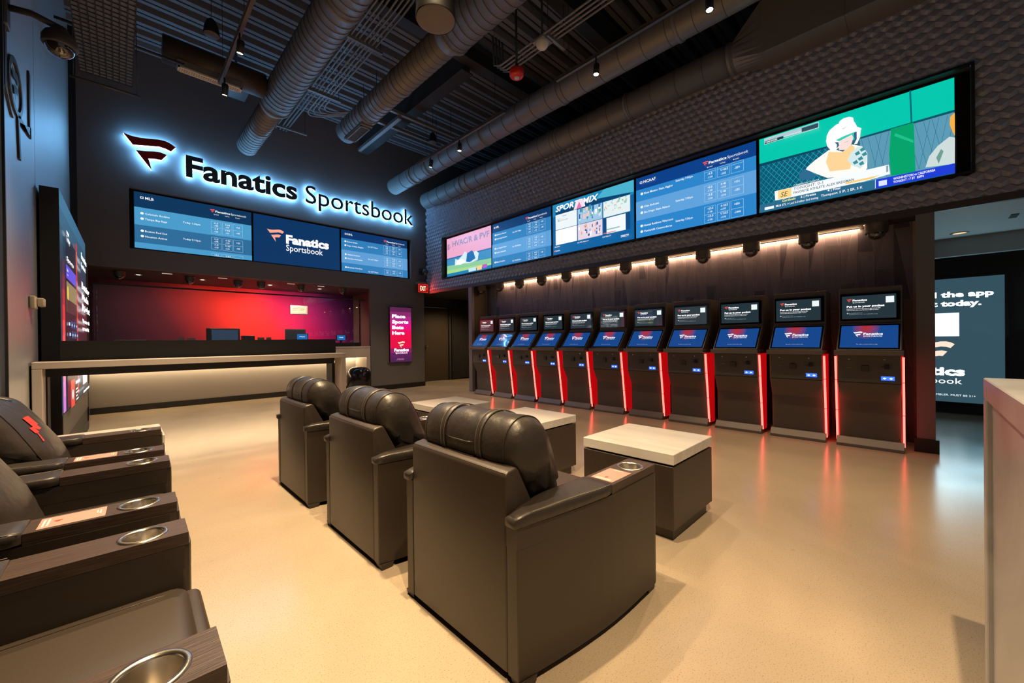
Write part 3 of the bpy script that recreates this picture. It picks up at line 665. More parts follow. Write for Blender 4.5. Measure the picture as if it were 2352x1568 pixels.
for i, (x, l) in enumerate(((.26, 'small ceiling light over the counter, leftmost'), (1.17, 'small ceiling light over the counter, second from the left'), (2.32, 'small ceiling light over the counter, third from the left'), (3.33, 'small ceiling light over the counter, at the right end'))):
    if i == 0:
        t0 = thing('ceiling_light', l, 'light', (x, 9.72, ZS-.001), gl); M((x, 9.72, ZS-.001)).lathe([(.05, 0), (.055, -.006), (.038, -.008), (.034, -.002)], x, 9.72, ZS-.001, 20).obj('trim_ring', mat('light_ring', (.3, .28, .26), .4), t0)
        M((x, 9.72, ZS-.001)).disc(x, 9.72, ZS-.005, .034, 20).obj('lens', emis((1, .82, .55), 8, 'downlight_lens'), t0)
    else: dup(t0, (x, 9.72, ZS-.001), l)
    lamp('counter_downlight', 'SPOT', (x, 9.45, ZS-.05), (30, 75, 150, 100)[i], (1, .75, .55), None, aim=(x+.15, 10.75, .9), spot_size=2.2, spot_blend=1.0, shadow_soft_size=.03)
gv = 'slim linear lights in the counter ceiling'
for i, (x, l) in enumerate(((.62, 'slim linear ceiling light between the two leftmost counter cameras'), (1.42, 'slim linear ceiling light by the third counter camera'), (2.60, 'slim linear ceiling light by the fifth counter camera'), (3.20, 'slim linear ceiling light near the right counter camera'))):
    if i == 0: v0 = M((x, 9.25, ZS-.006)).box(x-.07, x+.07, 9.235, 9.265, ZS-.009, ZS-.002).obj('linear_light', emis((1, .8, .6), .55, 'dim_slot')); v0['label'] = l; v0['category'] = 'light'; v0['group'] = gv
    else: dup(v0, (x, 9.25, ZS-.006), l)
# corner camera on an arm
loc = (5.60, YB, 2.93); t = thing('bracket_camera', 'bracket-mounted dome camera in the corner over the exit sign', 'security camera', loc); m = M(loc)
m.box(5.50, 5.62, YB-.02, YB-.001, 2.86, 3.02); m.obj('wall_plate', CAMG, t); M(loc).tube([(5.56, YB-.02, 2.96), (5.56, 8.80, 2.97), (5.56, 8.76, 2.94)], .022, 10).obj('arm', CAMG, t)
M(loc).lathe([(0, .03), (.05, .025), (.075, -.01), (.075, -.06), (.068, -.07), (.05, -.07)], 5.56, 8.74, 2.95, 24).obj('housing', CAMG, t); M(loc).lathe([(.062*math.cos(i*math.pi/14), -.07-.055*math.sin(i*math.pi/14)) for i in range(8)], 5.56, 8.74, 2.95, 24).obj('dome', DOMEM, t)
# big camera at top left
loc = (-.50, 4.12, 3.36); t = thing('bracket_camera', 'large dome camera on a long arm at the top left by the metal wall', 'security camera', loc)
M(loc).rbox(-.499, -.475, 3.98, 4.10, 3.18, 3.42, .01).obj('wall_plate', CAMG, t); M(loc).tube([(-.475, 4.04, 3.31), (-.38, 4.01, 3.31), (-.255, 3.97, 3.26)], .020, 12).obj('arm', CAMG, t)
dc = (-.255, 3.97, 3.20); SC = .66
M(loc).lathe([(a*SC, b*SC) for a, b in ((0, .10), (.05, .095), (.07, .05), (.105, .02), (.128, -.03), (.13, -.09), (.12, -.105), (.09, -.105))], *dc, 32).obj('housing', CAMG, t); M(loc).lathe([(.108*SC*math.cos(i*math.pi/16), SC*(-.10-.10*math.sin(i*math.pi/16))) for i in range(9)], *dc, 32).obj('dome', DOMEM, t)
M(loc).lathe([(0, -.19*SC), (.03*SC, -.185*SC), (.035*SC, -.12*SC)], *dc, 16).obj('lens', mat('lens_glint', (.5, .45, .4), .15, 1), t)
# wall letters and emblem on the metal wall (seen edge-on)
loc = (-.50, 4.5, 2.9); t = thing('raised_wall_lettering', 'dark raised letters and oval emblem on the metal wall at upper left', 'lettering', loc)
def strip(P0, P1, w_, name='letter_stroke', m=None):
    (y0, z0), (y1, z1) = P0, P1; mm = m or M(loc); mm.add([(-.499, y0-w_, z0), (-.499, y0+w_, z0), (-.499, y1+w_, z1), (-.499, y1-w_, z1), (-.488, y0-w_, z0), (-.488, y0+w_, z0), (-.488, y1+w_, z1), (-.488, y1-w_, z1)], [(4, 5, 6, 7), (0, 1, 5, 4), (1, 2, 6, 5), (2, 3, 7, 6), (3, 0, 4, 7)]); return mm
mm = strip((4.52, 2.50), (4.48, 2.80), .03)
mm.add([(-.499, 4.50, 2.82), (-.499, 5.05, 2.84), (-.499, 5.05, 2.93), (-.499, 4.50, 2.74), (-.488, 4.50, 2.82), (-.488, 5.05, 2.84), (-.488, 5.05, 2.93), (-.488, 4.50, 2.76)], [(4, 5, 6, 7), (0, 1, 5, 4), (3, 2, 6, 7)])
strip((5.02, 2.84), (5.01, 3.36), .035, m=mm); mm.obj('letter', BRONZE, t)
m = M(loc); n = 36; vs = []; cy, cz = 4.40, 2.96
for i in range(n):
    a = 2*math.pi*i/n
    for x in (-.499, -.488):
        for k in (1, .80): vs.append((x, cy+.27*k*math.cos(a), cz+.185*k*math.sin(a)*1.0))
fs = []
for i in range(n):
    j = (i+1) % n; a, b = 4*i, 4*j; fs += [(a+2, b+2, b+3, a+3), (a, b, b+2, a+2), (a+1, a+3, b+3, b+1)]
m.add(vs, fs); m.obj('oval_ring', BRONZE, t)
m = M(loc)
for P in (FLAG_UP, FLAG_LO):
    vs, fs = flag_geo(P); m.add([(-.492, 4.25+a*.30, 2.83+b*.30) for a, b in vs], fs)
m.obj('emblem', BRONZE, t)
m = M(loc); strip((4.03, 2.80), (4.04, 3.34), .03, m=m); strip((4.25, 2.70), (4.03, 2.80), .03, m=m); m.obj('letter', BRONZE, t)
# beige reader on the metal wall
loc = (-.50, 5.0, 1.47); t = thing('wall_sensor', 'small beige sensor box on the metal wall beside the video wall', 'sensor', loc)
M(loc).rbox(-.499, -.465, 4.88, 5.02, 1.455, 1.555, .008).obj('housing', CREAM, t); M(loc).rbox(-.464, -.425, 4.95, 5.05, 1.475, 1.545, .01).obj('lens_cover', CREAM, t)

# ------------------------------------------------------------------ video wall at left
VA = -math.atan2(.047, 2.75)
loc = (-.367, 5.36, 0)
t = thing('video_wall', 'tall black freestanding video display at the left wall, behind the bar-height rail', 'display', loc, rz=VA)
m = M(); m.box(-.115, 0, 0, 2.75, .02, 2.56); m.box(-.11, .012, .01, 2.74, 0, .10); m.obj('cabinet', BLACK, t); m = M(); m.box(-.10, .01, 2.76, 2.95, 0, .62); m.obj('side_column', GLOSSB, t)
M().box(.0005, .006, 0, 2.75, .30, .53).obj('lower_trim', mat('grey_trim', (.10, .09, .085), .5), t)
cv = Canvas(2.75, 2.01, '#2a4558', 1.0, .0006)
rows = ('#3a6682', '#33586f', '#2e4a5e', '#2b3d50', '#38303f', '#4a2a36', '#5a2733', '#5a2430', '#421f2c', '#2a1d2c', '#1d2433', '#1b2c3c', '#24333f')
for i, c in enumerate(rows): cv.rect(0, 2.01*(1-(i+1)/13), 2.75, 2.01*(1-i/13), c)
zz = lambda z: z-.55
for i in range(10): cv.rect(.0, .0+i*.14, .19, .14+i*.14, ('#e07ae0', '#f084d8', '#ff7ab0', '#ff6f7c', '#ff5f5c', '#f2504a', '#d8403c', '#b03a3c', '#7a3440', '#4a3348')[i], .9)
cv.rect(1.22, zz(.62), 1.36, zz(2.30), '#e83a30', .8)
cv.rect(.25, zz(.55), 1.20, zz(2.2), '#141c2c'); cv.rect(.27, zz(1.80), 1.19, zz(1.93), '#5a55e0'); cv.text('Boosts', .33, zz(1.87), .03, '#ffffff', .02); cv.text('Live now', .33, zz(1.83), .02, '#ffffff')
cv.rect(.27, zz(1.48), 1.19, zz(1.77), '#8a8460'); cv.rect(.27, zz(1.48), 1.19, zz(1.60), '#3a2f30'); cv.poly([(.36+.06*math.cos(a*.6), zz(1.66)+.07*math.sin(a*.6)) for a in range(10)], '#f2d43a')
cv.text('Today', .30, zz(2.16), .05, '#ffffff', .02, width=.3, st=1.4); cv.text('Sports', .30, zz(1.97), .04, '#ffffff', .02, width=.6, st=1.4); cv.rect(.28, zz(2.22), .5, zz(2.25), '#ffffff')
for i in range(3):
    for j in range(3): cv.rect(.55+j*.21, zz(1.33-i*.1), .72+j*.21, zz(1.40-i*.1), '#2f4a7c'); cv.text('-110', .57+j*.21, zz(1.35-i*.1), .025, '#ffffff', .02, width=.12)
    cv.rect(.30, zz(1.35-i*.1), .42, zz(1.38-i*.1), '#dfe8ff')
cv.rect(.27, zz(.88), 1.19, zz(1.0), '#1f3d9a'); cv.rect(.29, zz(.56), .62, zz(.82), '#ff4136', .9); cv.poly([(.44+.07*math.cos(a*.5236), zz(.68)+.05*math.sin(a*.5236)) for a in range(12)], '#ffffff'); cv.rect(.70, zz(.76), 1.15, zz(.79), '#ffffff', 1.3)
for i in range(4): cv.rect(.70, zz(.70-i*.035), .70+(.2, .3, .15, .25)[i], zz(.715-i*.035), '#ffffff'); 
for s_, z_, w_, h_ in (('Fanatics', 2.17, .75, .075), ('Sportsbook', 2.07, .6, .06), ('Betting', 1.82, 1.1, .085), ('Made', 1.69, .95, .085), ('Right', 1.56, 1.15, .085), ('Wagering with', 1.42, 1.05, .05), ('us tonight', 1.33, .95, .05)):
    cv.text(s_, 1.48, zz(z_), h_, '#ffffff', .04, width=w_, st=1.8)
cv.rect(1.42, zz(.70), 1.95, zz(.92), '#ffffff', 1.4); cv.rect(1.45, zz(.60), 2.3, zz(.625), '#ffffff', 1.3)
o = cv.m.obj('screen', cv.mats, t); o.matrix_local = Matrix(((0, 0, 1, .001), (1, 0, 0, 0), (0, 1, 0, .55), (0, 0, 0, 1)))

# ------------------------------------------------------------------ betting counter
loc = (2.0, 9.2, 0); t = thing('betting_counter', 'long pale stone betting counter with a warm light strip under its edge', 'counter', loc)
M(loc).box(-.45, 4.195, 8.975, 9.95, 1.02, 1.055).obj('countertop', WHITEL, t); M(loc).box(-.45, 4.195, 8.985, 9.56, .80, 1.019).obj('fascia', WHITEL, t)
M(loc).box(-.45, 4.10, 9.58, 9.66, .105, 1.019).obj('front_panel', mat('counter_front_grey', (.36, .35, .34), .45), t); M(loc).box(-.45, 4.10, 9.57, 9.66, 0, .104).obj('kick_plate', BLACK, t)
M(loc).box(4.10, 4.195, 8.985, 9.66, 0, .799).obj('end_panel', WHITEL, t)
M(loc).box(-.40, 4.08, 9.48, 9.51, .785, .7985).obj('light_strip', emis((1, .70, .38), 48, 'strip_light_counter'), t)
loc = (2.0, 9.25, 1.06)
t = thing('glass_partition', 'clear glass screen with a dark top rail standing on the betting counter', 'glass screen', loc)
def glass_mat():
    m = bpy.data.materials.new('clear_partition_glass'); m.use_nodes = True; nt = m.node_tree; nt.nodes.clear()
    o = nt.nodes.new('ShaderNodeOutputMaterial'); mx = nt.nodes.new('ShaderNodeMixShader'); tr = nt.nodes.new('ShaderNodeBsdfTransparent'); gl = nt.nodes.new('ShaderNodeBsdfGlossy'); fr = nt.nodes.new('ShaderNodeFresnel')
    gl.inputs['Roughness'].default_value = .01; tr.inputs['Color'].default_value = (.95, .97, .96, 1); fr.inputs['IOR'].default_value = 1.5
    for a, b in ((fr.outputs[0], mx.inputs[0]), (tr.outputs[0], mx.inputs[1]), (gl.outputs[0], mx.inputs[2]), (mx.outputs[0], o.inputs['Surface'])): nt.links.new(a, b)
    return m
GL = glass_mat(); xs = (-.30, .75, 1.95, 3.05, 4.05)
for a, b in zip(xs, xs[1:]):
    m = M(loc); m.add([(a+.004, 9.24, 1.13), (b-.004, 9.24, 1.13), (b-.004, 9.24, 2.135), (a+.004, 9.24, 2.135)], [(0, 1, 2, 3)]); m.obj('glass_pane', GL, t)
M(loc).box(-.32, 4.19, 9.225, 9.255, 2.135, 2.16).obj('top_rail', BLACK, t); M(loc).box(4.05, 4.075, 9.225, 9.255, 1.06, 2.134).obj('end_post', BLACK, t); M(loc).box(-.32, -.30, 9.225, 9.255, 1.06, 2.134).obj('end_post', BLACK, t)
m = M(loc); m.box(3.45, 4.049, 9.15, 9.33, 1.0555, 1.14); m.obj('dark_ledge', BLACK, t)
M(loc).box(-.299, 3.449, 9.20, 9.28, 1.0555, 1.125).obj('dark_ledge', BLACK, t)
def monitor(x, z, label, sw, tilt, bright, txt=True, y=9.62, g='terminals on the betting counter'):
    loc = (x, y, 1.056); t = thing('counter_terminal', label, 'terminal', loc, g)
    m = M(loc); m.rbox(x-.08, x+.08, y-.06, y+.06, 1.056, 1.07, .004); m.tube([(x, y, 1.07), (x, y, z)], .018, 10); m.obj('stand', PLASTIC, t)
    M(loc).rbox(x-sw/2, x+sw/2, y-.02, y+.02, z, z+sw*.62, .01).obj('housing', PLASTIC, t)
    cv = Canvas(sw*.86, sw*.50, bright)
    if txt: cv.flag(sw*.18, sw*.22, sw*.12, '#ffffff'); cv.text('Fanatics', sw*.31, sw*.235, sw*.085, '#ffffff', .04, width=sw*.34)
    cv.place('screen', t, (x-sw*.43, y-.0205, z+sw*.06), (1, 0, 0), (0, 0, 1))
monitor(1.50, 1.145, 'large black terminal with a dim screen, left one on the betting counter', .50, 0, '#25384f', False)
monitor(2.83, 1.20, 'large black cabinet terminal behind the small blue screen on the counter', .42, 0, '#101418', False, y=9.80)
monitor(2.86, 1.20, 'small customer screen glowing blue on the counter, in front of a black cabinet', .25, 0, '#0f6ab0', y=9.45)
monitor(3.68, 1.19, 'small customer screen glowing blue at the right end of the counter', .22, 0, '#0f6ab0', y=9.40)
def card(x, w_, h_, label, col='#9a8f98', y=9.36):
    m = M((x, y, 1.056)); m.box(x-w_/2, x+w_/2, y-.004, y+.004, 1.056, 1.056+h_); m.box(x-w_/2, x+w_/2, y-.02, y+.02, 1.056, 1.062)
    tag(m.obj('card_holder', mat('frosted_card', (.32, .29, .31), .4)), label, 'card holder', 'card holders on the betting counter')
card(.80, .10, .215, 'small pale card holder on the counter, leftmost'); card(.95, .12, .205, 'small pale card holder on the counter, second from the left'); card(2.06, .12, .215, 'small pale card holder beside the ticket tray'); card(2.20, .09, .215, 'small pale card holder just left of the small blue screens')
m = M((1.86, 9.6, 1.056)); m.rbox(1.775, 1.985, 9.5, 9.7, 1.056, 1.31, .01); m.obj('ticket_printer', PLASTIC); tag(bpy.context.scene.objects['ticket_printer'], 'low black ticket tray between the card holders on the counter', 'printer')
m = M((1.22, 9.5, 1.056)); m.box(1.19, 1.25, 9.47, 9.53, 1.056, 1.45); tag(m.obj('phone_handset', PLASTIC), 'upright dark handset just left of the dim terminal', 'handset')
m = M((.2, 9.3, 1.056)); m.rbox(-.06, .34, 9.335, 9.5, 1.056, 1.238, .004); tag(m.obj('paper_tray', mat('pale_tray', (.45, .38, .34), .5)), 'flat pale tray at the left end of the counter', 'tray')
loc = (3.18, CBY, 1.95); t = thing('framed_license', 'small framed certificate high on the red wall behind the counter', 'frame', loc)
M(loc).box(2.99, 3.38, CBY-.03, CBY-.001, 1.86, 2.07).obj('frame', mat('silver_frame', (.5, .46, .42), .35, .6), t)
cv = Canvas(.33, .15, mat('paper_pale', (.75, .72, .62), .8)); cv.rect(.02, .09, .13, .10, mat('ink_grey', (.25, .22, .2), .8)); cv.rect(.02, .05, .11, .058, mat('ink_grey')); cv.rect(.162, .01, .166, .14, mat('ink_grey')); cv.rect(.19, .09, .30, .10, mat('ink_grey')); cv.rect(.19, .06, .28, .068, mat('ink_grey'))
cv.place('certificate', t, (3.02, CBY-.0305, 1.89), (1, 0, 0), (0, 0, 1))
# trash can
loc = (3.76, 8.62, 0); t = thing('trash_can', 'glossy black dome-topped trash can at the end of the betting counter', 'trash can', loc)
M(loc).lathe([(0, .0), (.22, .0), (.235, .02), (.255, .30), (.25, .40)], 3.76, 8.62, 0, 36).obj('body', GLOSSB, t); M(loc).lathe([(.258, .40)]+[(.256*math.cos(i*math.pi/20)**.6, .40+.21*math.sin(i*math.pi/20)) for i in range(1, 11)], 3.76, 8.62, 0, 36).obj('dome_lid', GLOSSB, t)
# black drink rail with pale frame
loc = (.78, 5.05, 0); t = thing('drink_rail', 'pale bar-height drink rail with a black panel, in front of the betting counter', 'drink rail', loc)
Yr = 4.85; k = Yr/6.0; xl, xr, zt, th = -.605*k, 2.419*k, 1.0285, .055
RS = mat('rail_stone', (.50, .44, .41), .4)
M(loc).rbox(xl, xr, Yr, Yr+.21, zt-th, zt, .003, 1, sm=False).obj('shelf', RS, t); M(loc).rbox(xl, xl+th, Yr, Yr+.21, 0, zt-th-.001, .003, 1, sm=False).obj('leg', RS, t); M(loc).rbox(xr-th, xr, Yr, Yr+.21, 0, zt-th-.001, .003, 1, sm=False).obj('leg', RS, t)
m = M(loc); m.box(xl+.13, xr-.005, Yr+.30, Yr+.36, .93, 1.198); m.obj('back_panel', BLACK, t)
m = M(loc); m.box(xl+th+.002, xr-th-.002, Yr+.211, Yr+.40, .90, .972); m.obj('cross_beam', BLACK, t)
for a, b in ((xl+.003, xl+.065), (xr-.085, xr-.006)): M(loc).box(a, b, Yr+.2115, Yr+.40, 0, .899).obj('inner_leg', BLACK, t)
# ------------------------------------------------------------------ kiosks
LEDR = emis((1, .085, .065), 5.5, 'kiosk_red_tube'); BLUEL = emis((.02, .08, 1), 3.2, 'kiosk_blue_slot'); BLUEW = emis((.6, .75, 1), 5, 'kiosk_blue_lamp')
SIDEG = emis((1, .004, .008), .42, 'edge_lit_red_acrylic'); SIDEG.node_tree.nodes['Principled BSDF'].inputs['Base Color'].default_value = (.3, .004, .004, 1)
def kiosk(yc, label, group, first=True):
    ox = 5.80; loc = (ox, yc, 0); t = thing('betting_kiosk', label, 'betting kiosk', loc, group); hw = .243
    body = [(5.43, .965), (5.44, .685), (5.545, .485), (5.56, .06), (6.09, .06), (6.09, 1.02), (5.50, 1.02)]
    M(loc).prism(body, yc-hw, yc+hw, bevel=.004, seg=1).obj('cabinet', KIOSK, t)
    M(loc).prism([(5.60, 1.022), (6.02, 1.022), (6.02, 1.68), (5.665, 1.68), (5.655, 1.298)], yc-.250, yc+.250, bevel=.006, seg=2).obj('display_housing', KIOSK, t)
    # inclined touch screen housing
    a, b = Vector((5.405, 0, 1.022)), Vector((5.632, 0, 1.292)); d = (b-a); nrm = Vector((-d.z, 0, d.x)).normalized(); P = [a, b, b-nrm*.05, a-nrm*.05]
    a2 = a+nrm*0
    M(loc).prism([(5.395, 1.022), (5.628, 1.296), (5.66, 1.297), (5.66, 1.022)], yc-.248, yc+.248, bevel=.003, seg=1).obj('touch_housing', KIOSKL, t)
    M(loc).rbox(5.345, 5.64, yc-.262, yc+.262, .968, 1.018, .004, 1, sm=False).obj('ledge', KIOSKL, t)
    m = M(loc); m.prism([(5.485, 0), (5.485, .028), (5.535, .095), (5.62, .095), (5.62, 0)], yc-.262, yc+.262, bevel=.003, seg=1); m.obj('base_plate', KIOSKL, t)
    for s_, nm in ((-1, 'side_panel'), (1, 'side_panel')):
        y0 = yc+s_*(hw+.002); y1 = yc+s_*(hw+.012)
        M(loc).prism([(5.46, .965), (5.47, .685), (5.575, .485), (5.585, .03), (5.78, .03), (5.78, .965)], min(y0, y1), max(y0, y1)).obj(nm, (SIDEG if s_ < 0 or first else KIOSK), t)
        if s_ > 0 and not first: continue
        y = yc+s_*.259; pts = [(5.432, .955), (5.442, .66), (5.535, .46), (5.555, .05)]
        pts = [(5.428, .955), (5.462, .70), (5.508, .37), (5.552, .045)]
        m = M(loc)
        for p, q in zip(pts, pts[1:]):
            f = .012
            p2 = (p[0]+(q[0]-p[0])*f, p[1]+(q[1]-p[1])*f); q2 = (q[0]+(p[0]-q[0])*f, q[1]+(p[1]-q[1])*f)
            m.prism([(p2[0], p2[1]), (q2[0], q2[1]), (q2[0]+.022, q2[1]), (p2[0]+.022, p2[1])], y-.0085, y+.0085)
        m.obj('light_tube', LEDR, t)
    # service panels
    m = M(loc); F = lambda y, z: (5.437+(5.44-5.43)*0+(.965-z)*.0357-.0065, y, z)
    def line(y0, z0, y1, z1, w_=.0012, mi=0):
        A, B = F(yc+y0, z0), F(yc+y1, z1)
        if abs(y0-y1) < 1e-6: m.add([(A[0], A[1]-w_, A[2]), (A[0], A[1]+w_, A[2]), (B[0], B[1]+w_, B[2]), (B[0], B[1]-w_, B[2])], [(0, 1, 2, 3)], mi)
        else: m.add([(A[0], A[1], A[2]-w_), (A[0], A[1], A[2]+w_), (B[0], B[1], B[2]+w_), (B[0], B[1], B[2]-w_)], [(0, 1, 2, 3)], mi)
    for (a_, b_, z0, z1) in ((.075, .225, .705, .945), (-.215, -.03, .705, .945)):
        line(a_, z0, a_, z1); line(b_, z0, b_, z1); line(a_, z0, b_, z0); line(a_, z1, b_, z1)
    m.box(5.5525-.0, 5.5532, yc-.236, yc+.236, .468, .472)
    m.obj('panel_seam', BLACK, t)
    M(loc).box(5.4335, 5.4415, yc-.243, yc+.243, .681, .6845).obj('panel_seam', BLACK, t)
    def on(y, z, w_, h_, d_, name, mt, dx=0):
        x = 5.437+(.965-z)*.0357-.007; return M(loc).rbox(x-d_, x+.004, yc+y-w_/2, yc+y+w_/2, z-h_/2, z+h_/2, .002, 1, sm=False).obj(name, mt, t)
    on(.150, .925, .018, .012, .005, 'key_lock', STEEL); on(-.123, .925, .018, .012, .005, 'key_lock', STEEL)
    on(.150, .835, .050, .004, .002, 'ticket_slot', STEEL)
    p_ = on(.022, .83, .058, .062, .022, 'bill_acceptor', mat('acceptor_plastic', (.05, .042, .036), .35)); on(.022, .868, .044, .005, .003, 'acceptor_label', STEEL)
    on(-.128, .855, .10, .060, .003, 'card_reader_plate', KIOSK); on(-.142, .852, .034, .040, .02, 'card_reader', BLACK); on(-.108, .852, .03, .004, .006, 'card_slot', BLACK)
    q_ = on(-.147, .738, .098, .040, .004, 'scanner_window', BLUEL)
    x = 5.437+(.965-.738)*.0357-.0115
    m = M(loc)
    for s_ in (-.024, .024): m.add([(x-.0005, yc-.147+s_-.013, .738), (x-.0005, yc-.147+s_, .730), (x-.0005, yc-.147+s_+.013, .738), (x-.0005, yc-.147+s_, .746)], [(0, 1, 2, 3)])
    m.obj('scanner_lamp', BLUEW, t)
    # upper screen
    M(loc).box(5.6435, 5.656, yc-.236, yc+.236, 1.330, 1.618).obj('screen_glass', GLASSK, t)
    cv = Canvas(.428, .245, mat('screen_slate', (.02, .03, .034), .06), 1.0, .0003)
    sl = emis('#24343c', 1.0, 'slate_screen_glow'); sl.node_tree.nodes['Principled BSDF'].inputs['Roughness'].default_value = .04
    sl.node_tree.nodes['Principled BSDF'].inputs['Specular IOR Level'].default_value = .9
    cv.m = M(); cv.mats = []; cv.n = 0; cv.rect(0, 0, .428, .245, sl)
    cv.flag(.04, .178, .042, '#ff5640', 1.0); cv.text('Fanatics', .088, .187, .020, '#ffffff', .045, width=.118, st=1.2); cv.text('Sportsbook', .089, .168, .0125, '#ffffff', .0, width=.098, st=1.1)
    cv.text('Put us in your pocket', .04, .122, .020, '#ffffff', .045, width=.30, st=1.3)
    cv.text('Download the Fanatics Sportsbook app and get $50', .04, .103, .0085, '#ffffff', .02, width=.27, st=1.0, res=1); cv.text('in Bonus Bets after your first bet of $50 or more', .04, .088, .0085, '#ffffff', .02, width=.255, st=1.0, res=1)
    cv.poly([(.047+.006*math.cos(a*.6), .060+.006*math.sin(a*.6)) for a in range(10)], '#d8e4e6'); cv.text('Bet responsibly. Must be 21+', .058, .058, .006, '#b9c8cc', .0, width=.11, res=1); cv.text('Gambling problem? Call 1-800-GAMBLER for help', .058, .044, .006, '#b9c8cc', 0, width=.23, res=1)
    cv.rect(.35, .158, .413, .222, '#f0f8f8')
    cv.place('upper_screen', t, (5.6430, yc+.222, 1.350), (0, -1, 0), (0, 0, 1))
    # touch screen on the incline
    a, b = Vector((5.395, 0, 1.022)), Vector((5.628, 0, 1.296)); d = (b-a).normalized(); L = (b-a).length; nrm = Vector((0, -1, 0)).cross(d)
    m = M(loc); o_ = a+d*.012+nrm*.0006; e_ = a+d*(L-.014)+nrm*.0006
    m.add([(o_.x, yc+.236, o_.z), (o_.x, yc-.236, o_.z), (e_.x, yc-.236, e_.z), (e_.x, yc+.236, e_.z)], [(0, 1, 2, 3)]); m.obj('screen_glass', GLASSK, t)
    tm = touch_mat()
    cv = Canvas(.444, .298, '#000000', 1.0, .0003); cv.m = M(); cv.mats = []; cv.n = 0; cv.rect(0, 0, .444, .298, tm)
    cv.flag(.100, .138, .076, '#f2f6ff', 1.1, ky=1.25); cv.text('Fanatics', .182, .168, .032, '#f2f6ff', .035, width=.150, st=1.1); cv.text('SPORTSBOOK', .182, .142, .017, '#f2f6ff', .01, width=.148, st=1.0)
    cv.text('Tap, swipe or insert a ticket to begin', .130, .040, .010, '#dfe8ff', .0, width=.165, st=.9, res=1)
    q = a+d*.030+nrm*.0012
    cv.place('touch_screen', t, (q.x, yc+.222, q.z), (0, -1, 0), d)
    return t
def touch_mat():
    if 'touch_screen_picture' in _m: return _m['touch_screen_picture']
    m = emis((.0, .1, .4), 1, 'touch_screen_picture'); nt = m.node_tree; b = nt.nodes['Principled BSDF']; b.inputs['Roughness'].default_value = .05; b.inputs['Specular IOR Level'].default_value = .8
    tc = nt.nodes.new('ShaderNodeTexCoord'); mp = nt.nodes.new('ShaderNodeMapping'); gr = nt.nodes.new('ShaderNodeTexGradient'); gr.gradient_type = 'SPHERICAL'
    mp.vector_type = 'TEXTURE'; mp.inputs['Location'].default_value = (.20, .27, 0); mp.inputs['Scale'].default_value = (.13, .19, 1)
    r = nt.nodes.new('ShaderNodeValToRGB'); e = r.color_ramp.elements; e[0].position = .15; e[0].color = (.008, .062, .26, 1); e[1].position = .85; e[1].color = (.42, .03, .05, 1)
    L = nt.links.new; L(tc.outputs['Object'], mp.inputs['Vector']); L(mp.outputs['Vector'], gr.inputs['Vector']); L(gr.outputs['Fac'], r.inputs['Fac']); L(r.outputs['Color'], b.inputs['Emission Color'])
    return m
gk = 'betting kiosks in a row along the tiled wall'
K0 = kiosk(.347, 'betting kiosk with two red light tubes showing, nearest the right post', gk)
nth = ('second', 'third', 'fourth', 'fifth', 'sixth', 'seventh', 'eighth', 'ninth', 'tenth')
KP = .614
K1 = kiosk(.347+KP, 'betting kiosk with a red light tube, second from the right post', gk, False)
for i in range(2, 11):
    dup(K1, (5.80, .347+KP*i, 0), ('betting kiosk with a red light tube, %s from the right post' % nth[i-1]) if i < 10 else 'betting kiosk at the far end of the row, against the pale post')
loc = (AX-.01, .655, .50); t = thing('wall_outlet', 'beige outlet plate low on the tiled wall between the two nearest kiosks', 'outlet', loc)
M(loc).rbox(AX-.02, AX-.005, .615, .69, .44, .56, .003).obj('plate', CREAM, t)
# warm cove light above the tiles
loc = (AX-.06, 3.5, ZS-.01); t = thing('cove_light', 'long warm strip light washing the top of the tiled kiosk wall', 'strip light', loc)
M(loc).box(AX-.07, AX-.03, .45, 6.55, ZS-.008, ZS-.001).obj('channel', KIOSK, t); M(loc).box(AX-.056, AX-.044, .45, 6.55, ZS-.018, ZS-.0085).obj('lit_strip', emis((1, .56, .28), 95, 'cove_strip_light'), t)

# ------------------------------------------------------------------ marble tables
def table(x0, x1, y0, y1, label, group, zt=.505):
    loc = ((x0+x1)/2, (y0+y1)/2, 0); t = thing('side_table', label, 'table', loc, group)
    M(loc).rbox(x0, x1, y0, y1, zt-.062, zt, .003, 1, sm=False).obj('marble_top', MARBLE, t)
    M(loc).rbox(x0+.002, x1-.002, y0+.002, y1-.002, .068, zt-.073, .003, 1, sm=False).obj('cube_base', WOODB, t); M(loc).box(x0+.03, x1-.03, y0+.03, y1-.03, zt-.072, zt-.0625).obj('shadow_gap', BLACK, t)
    M(loc).box(x0+.04, x1-.045, y0+.025, y1-.04, 0, .0675).obj('plinth', WOODB, t)
    return t
WOODB = noise_mat('espresso_veneer', (.030, .021, .015), (.040, .029, .021), 6, (30, 30, 1.2), .42, .5)
gt = 'marble-topped cube tables in front of the centre armchairs'
T0 = table(2.222, 2.825, .965, 1.580, 'marble-topped cube table nearest the camera', gt)
dup(T0, (2.5335, 2.395, 0), 'marble-topped cube table, middle of the centre row'); dup(T0, (2.525, 3.515, 0), 'marble-topped cube table, farthest of the centre row')
table(-.36, .232, 3.84, 4.395, 'marble-topped cube table mostly hidden beyond the farthest left armchair', 'marble-topped cube tables in front of the centre armchairs')

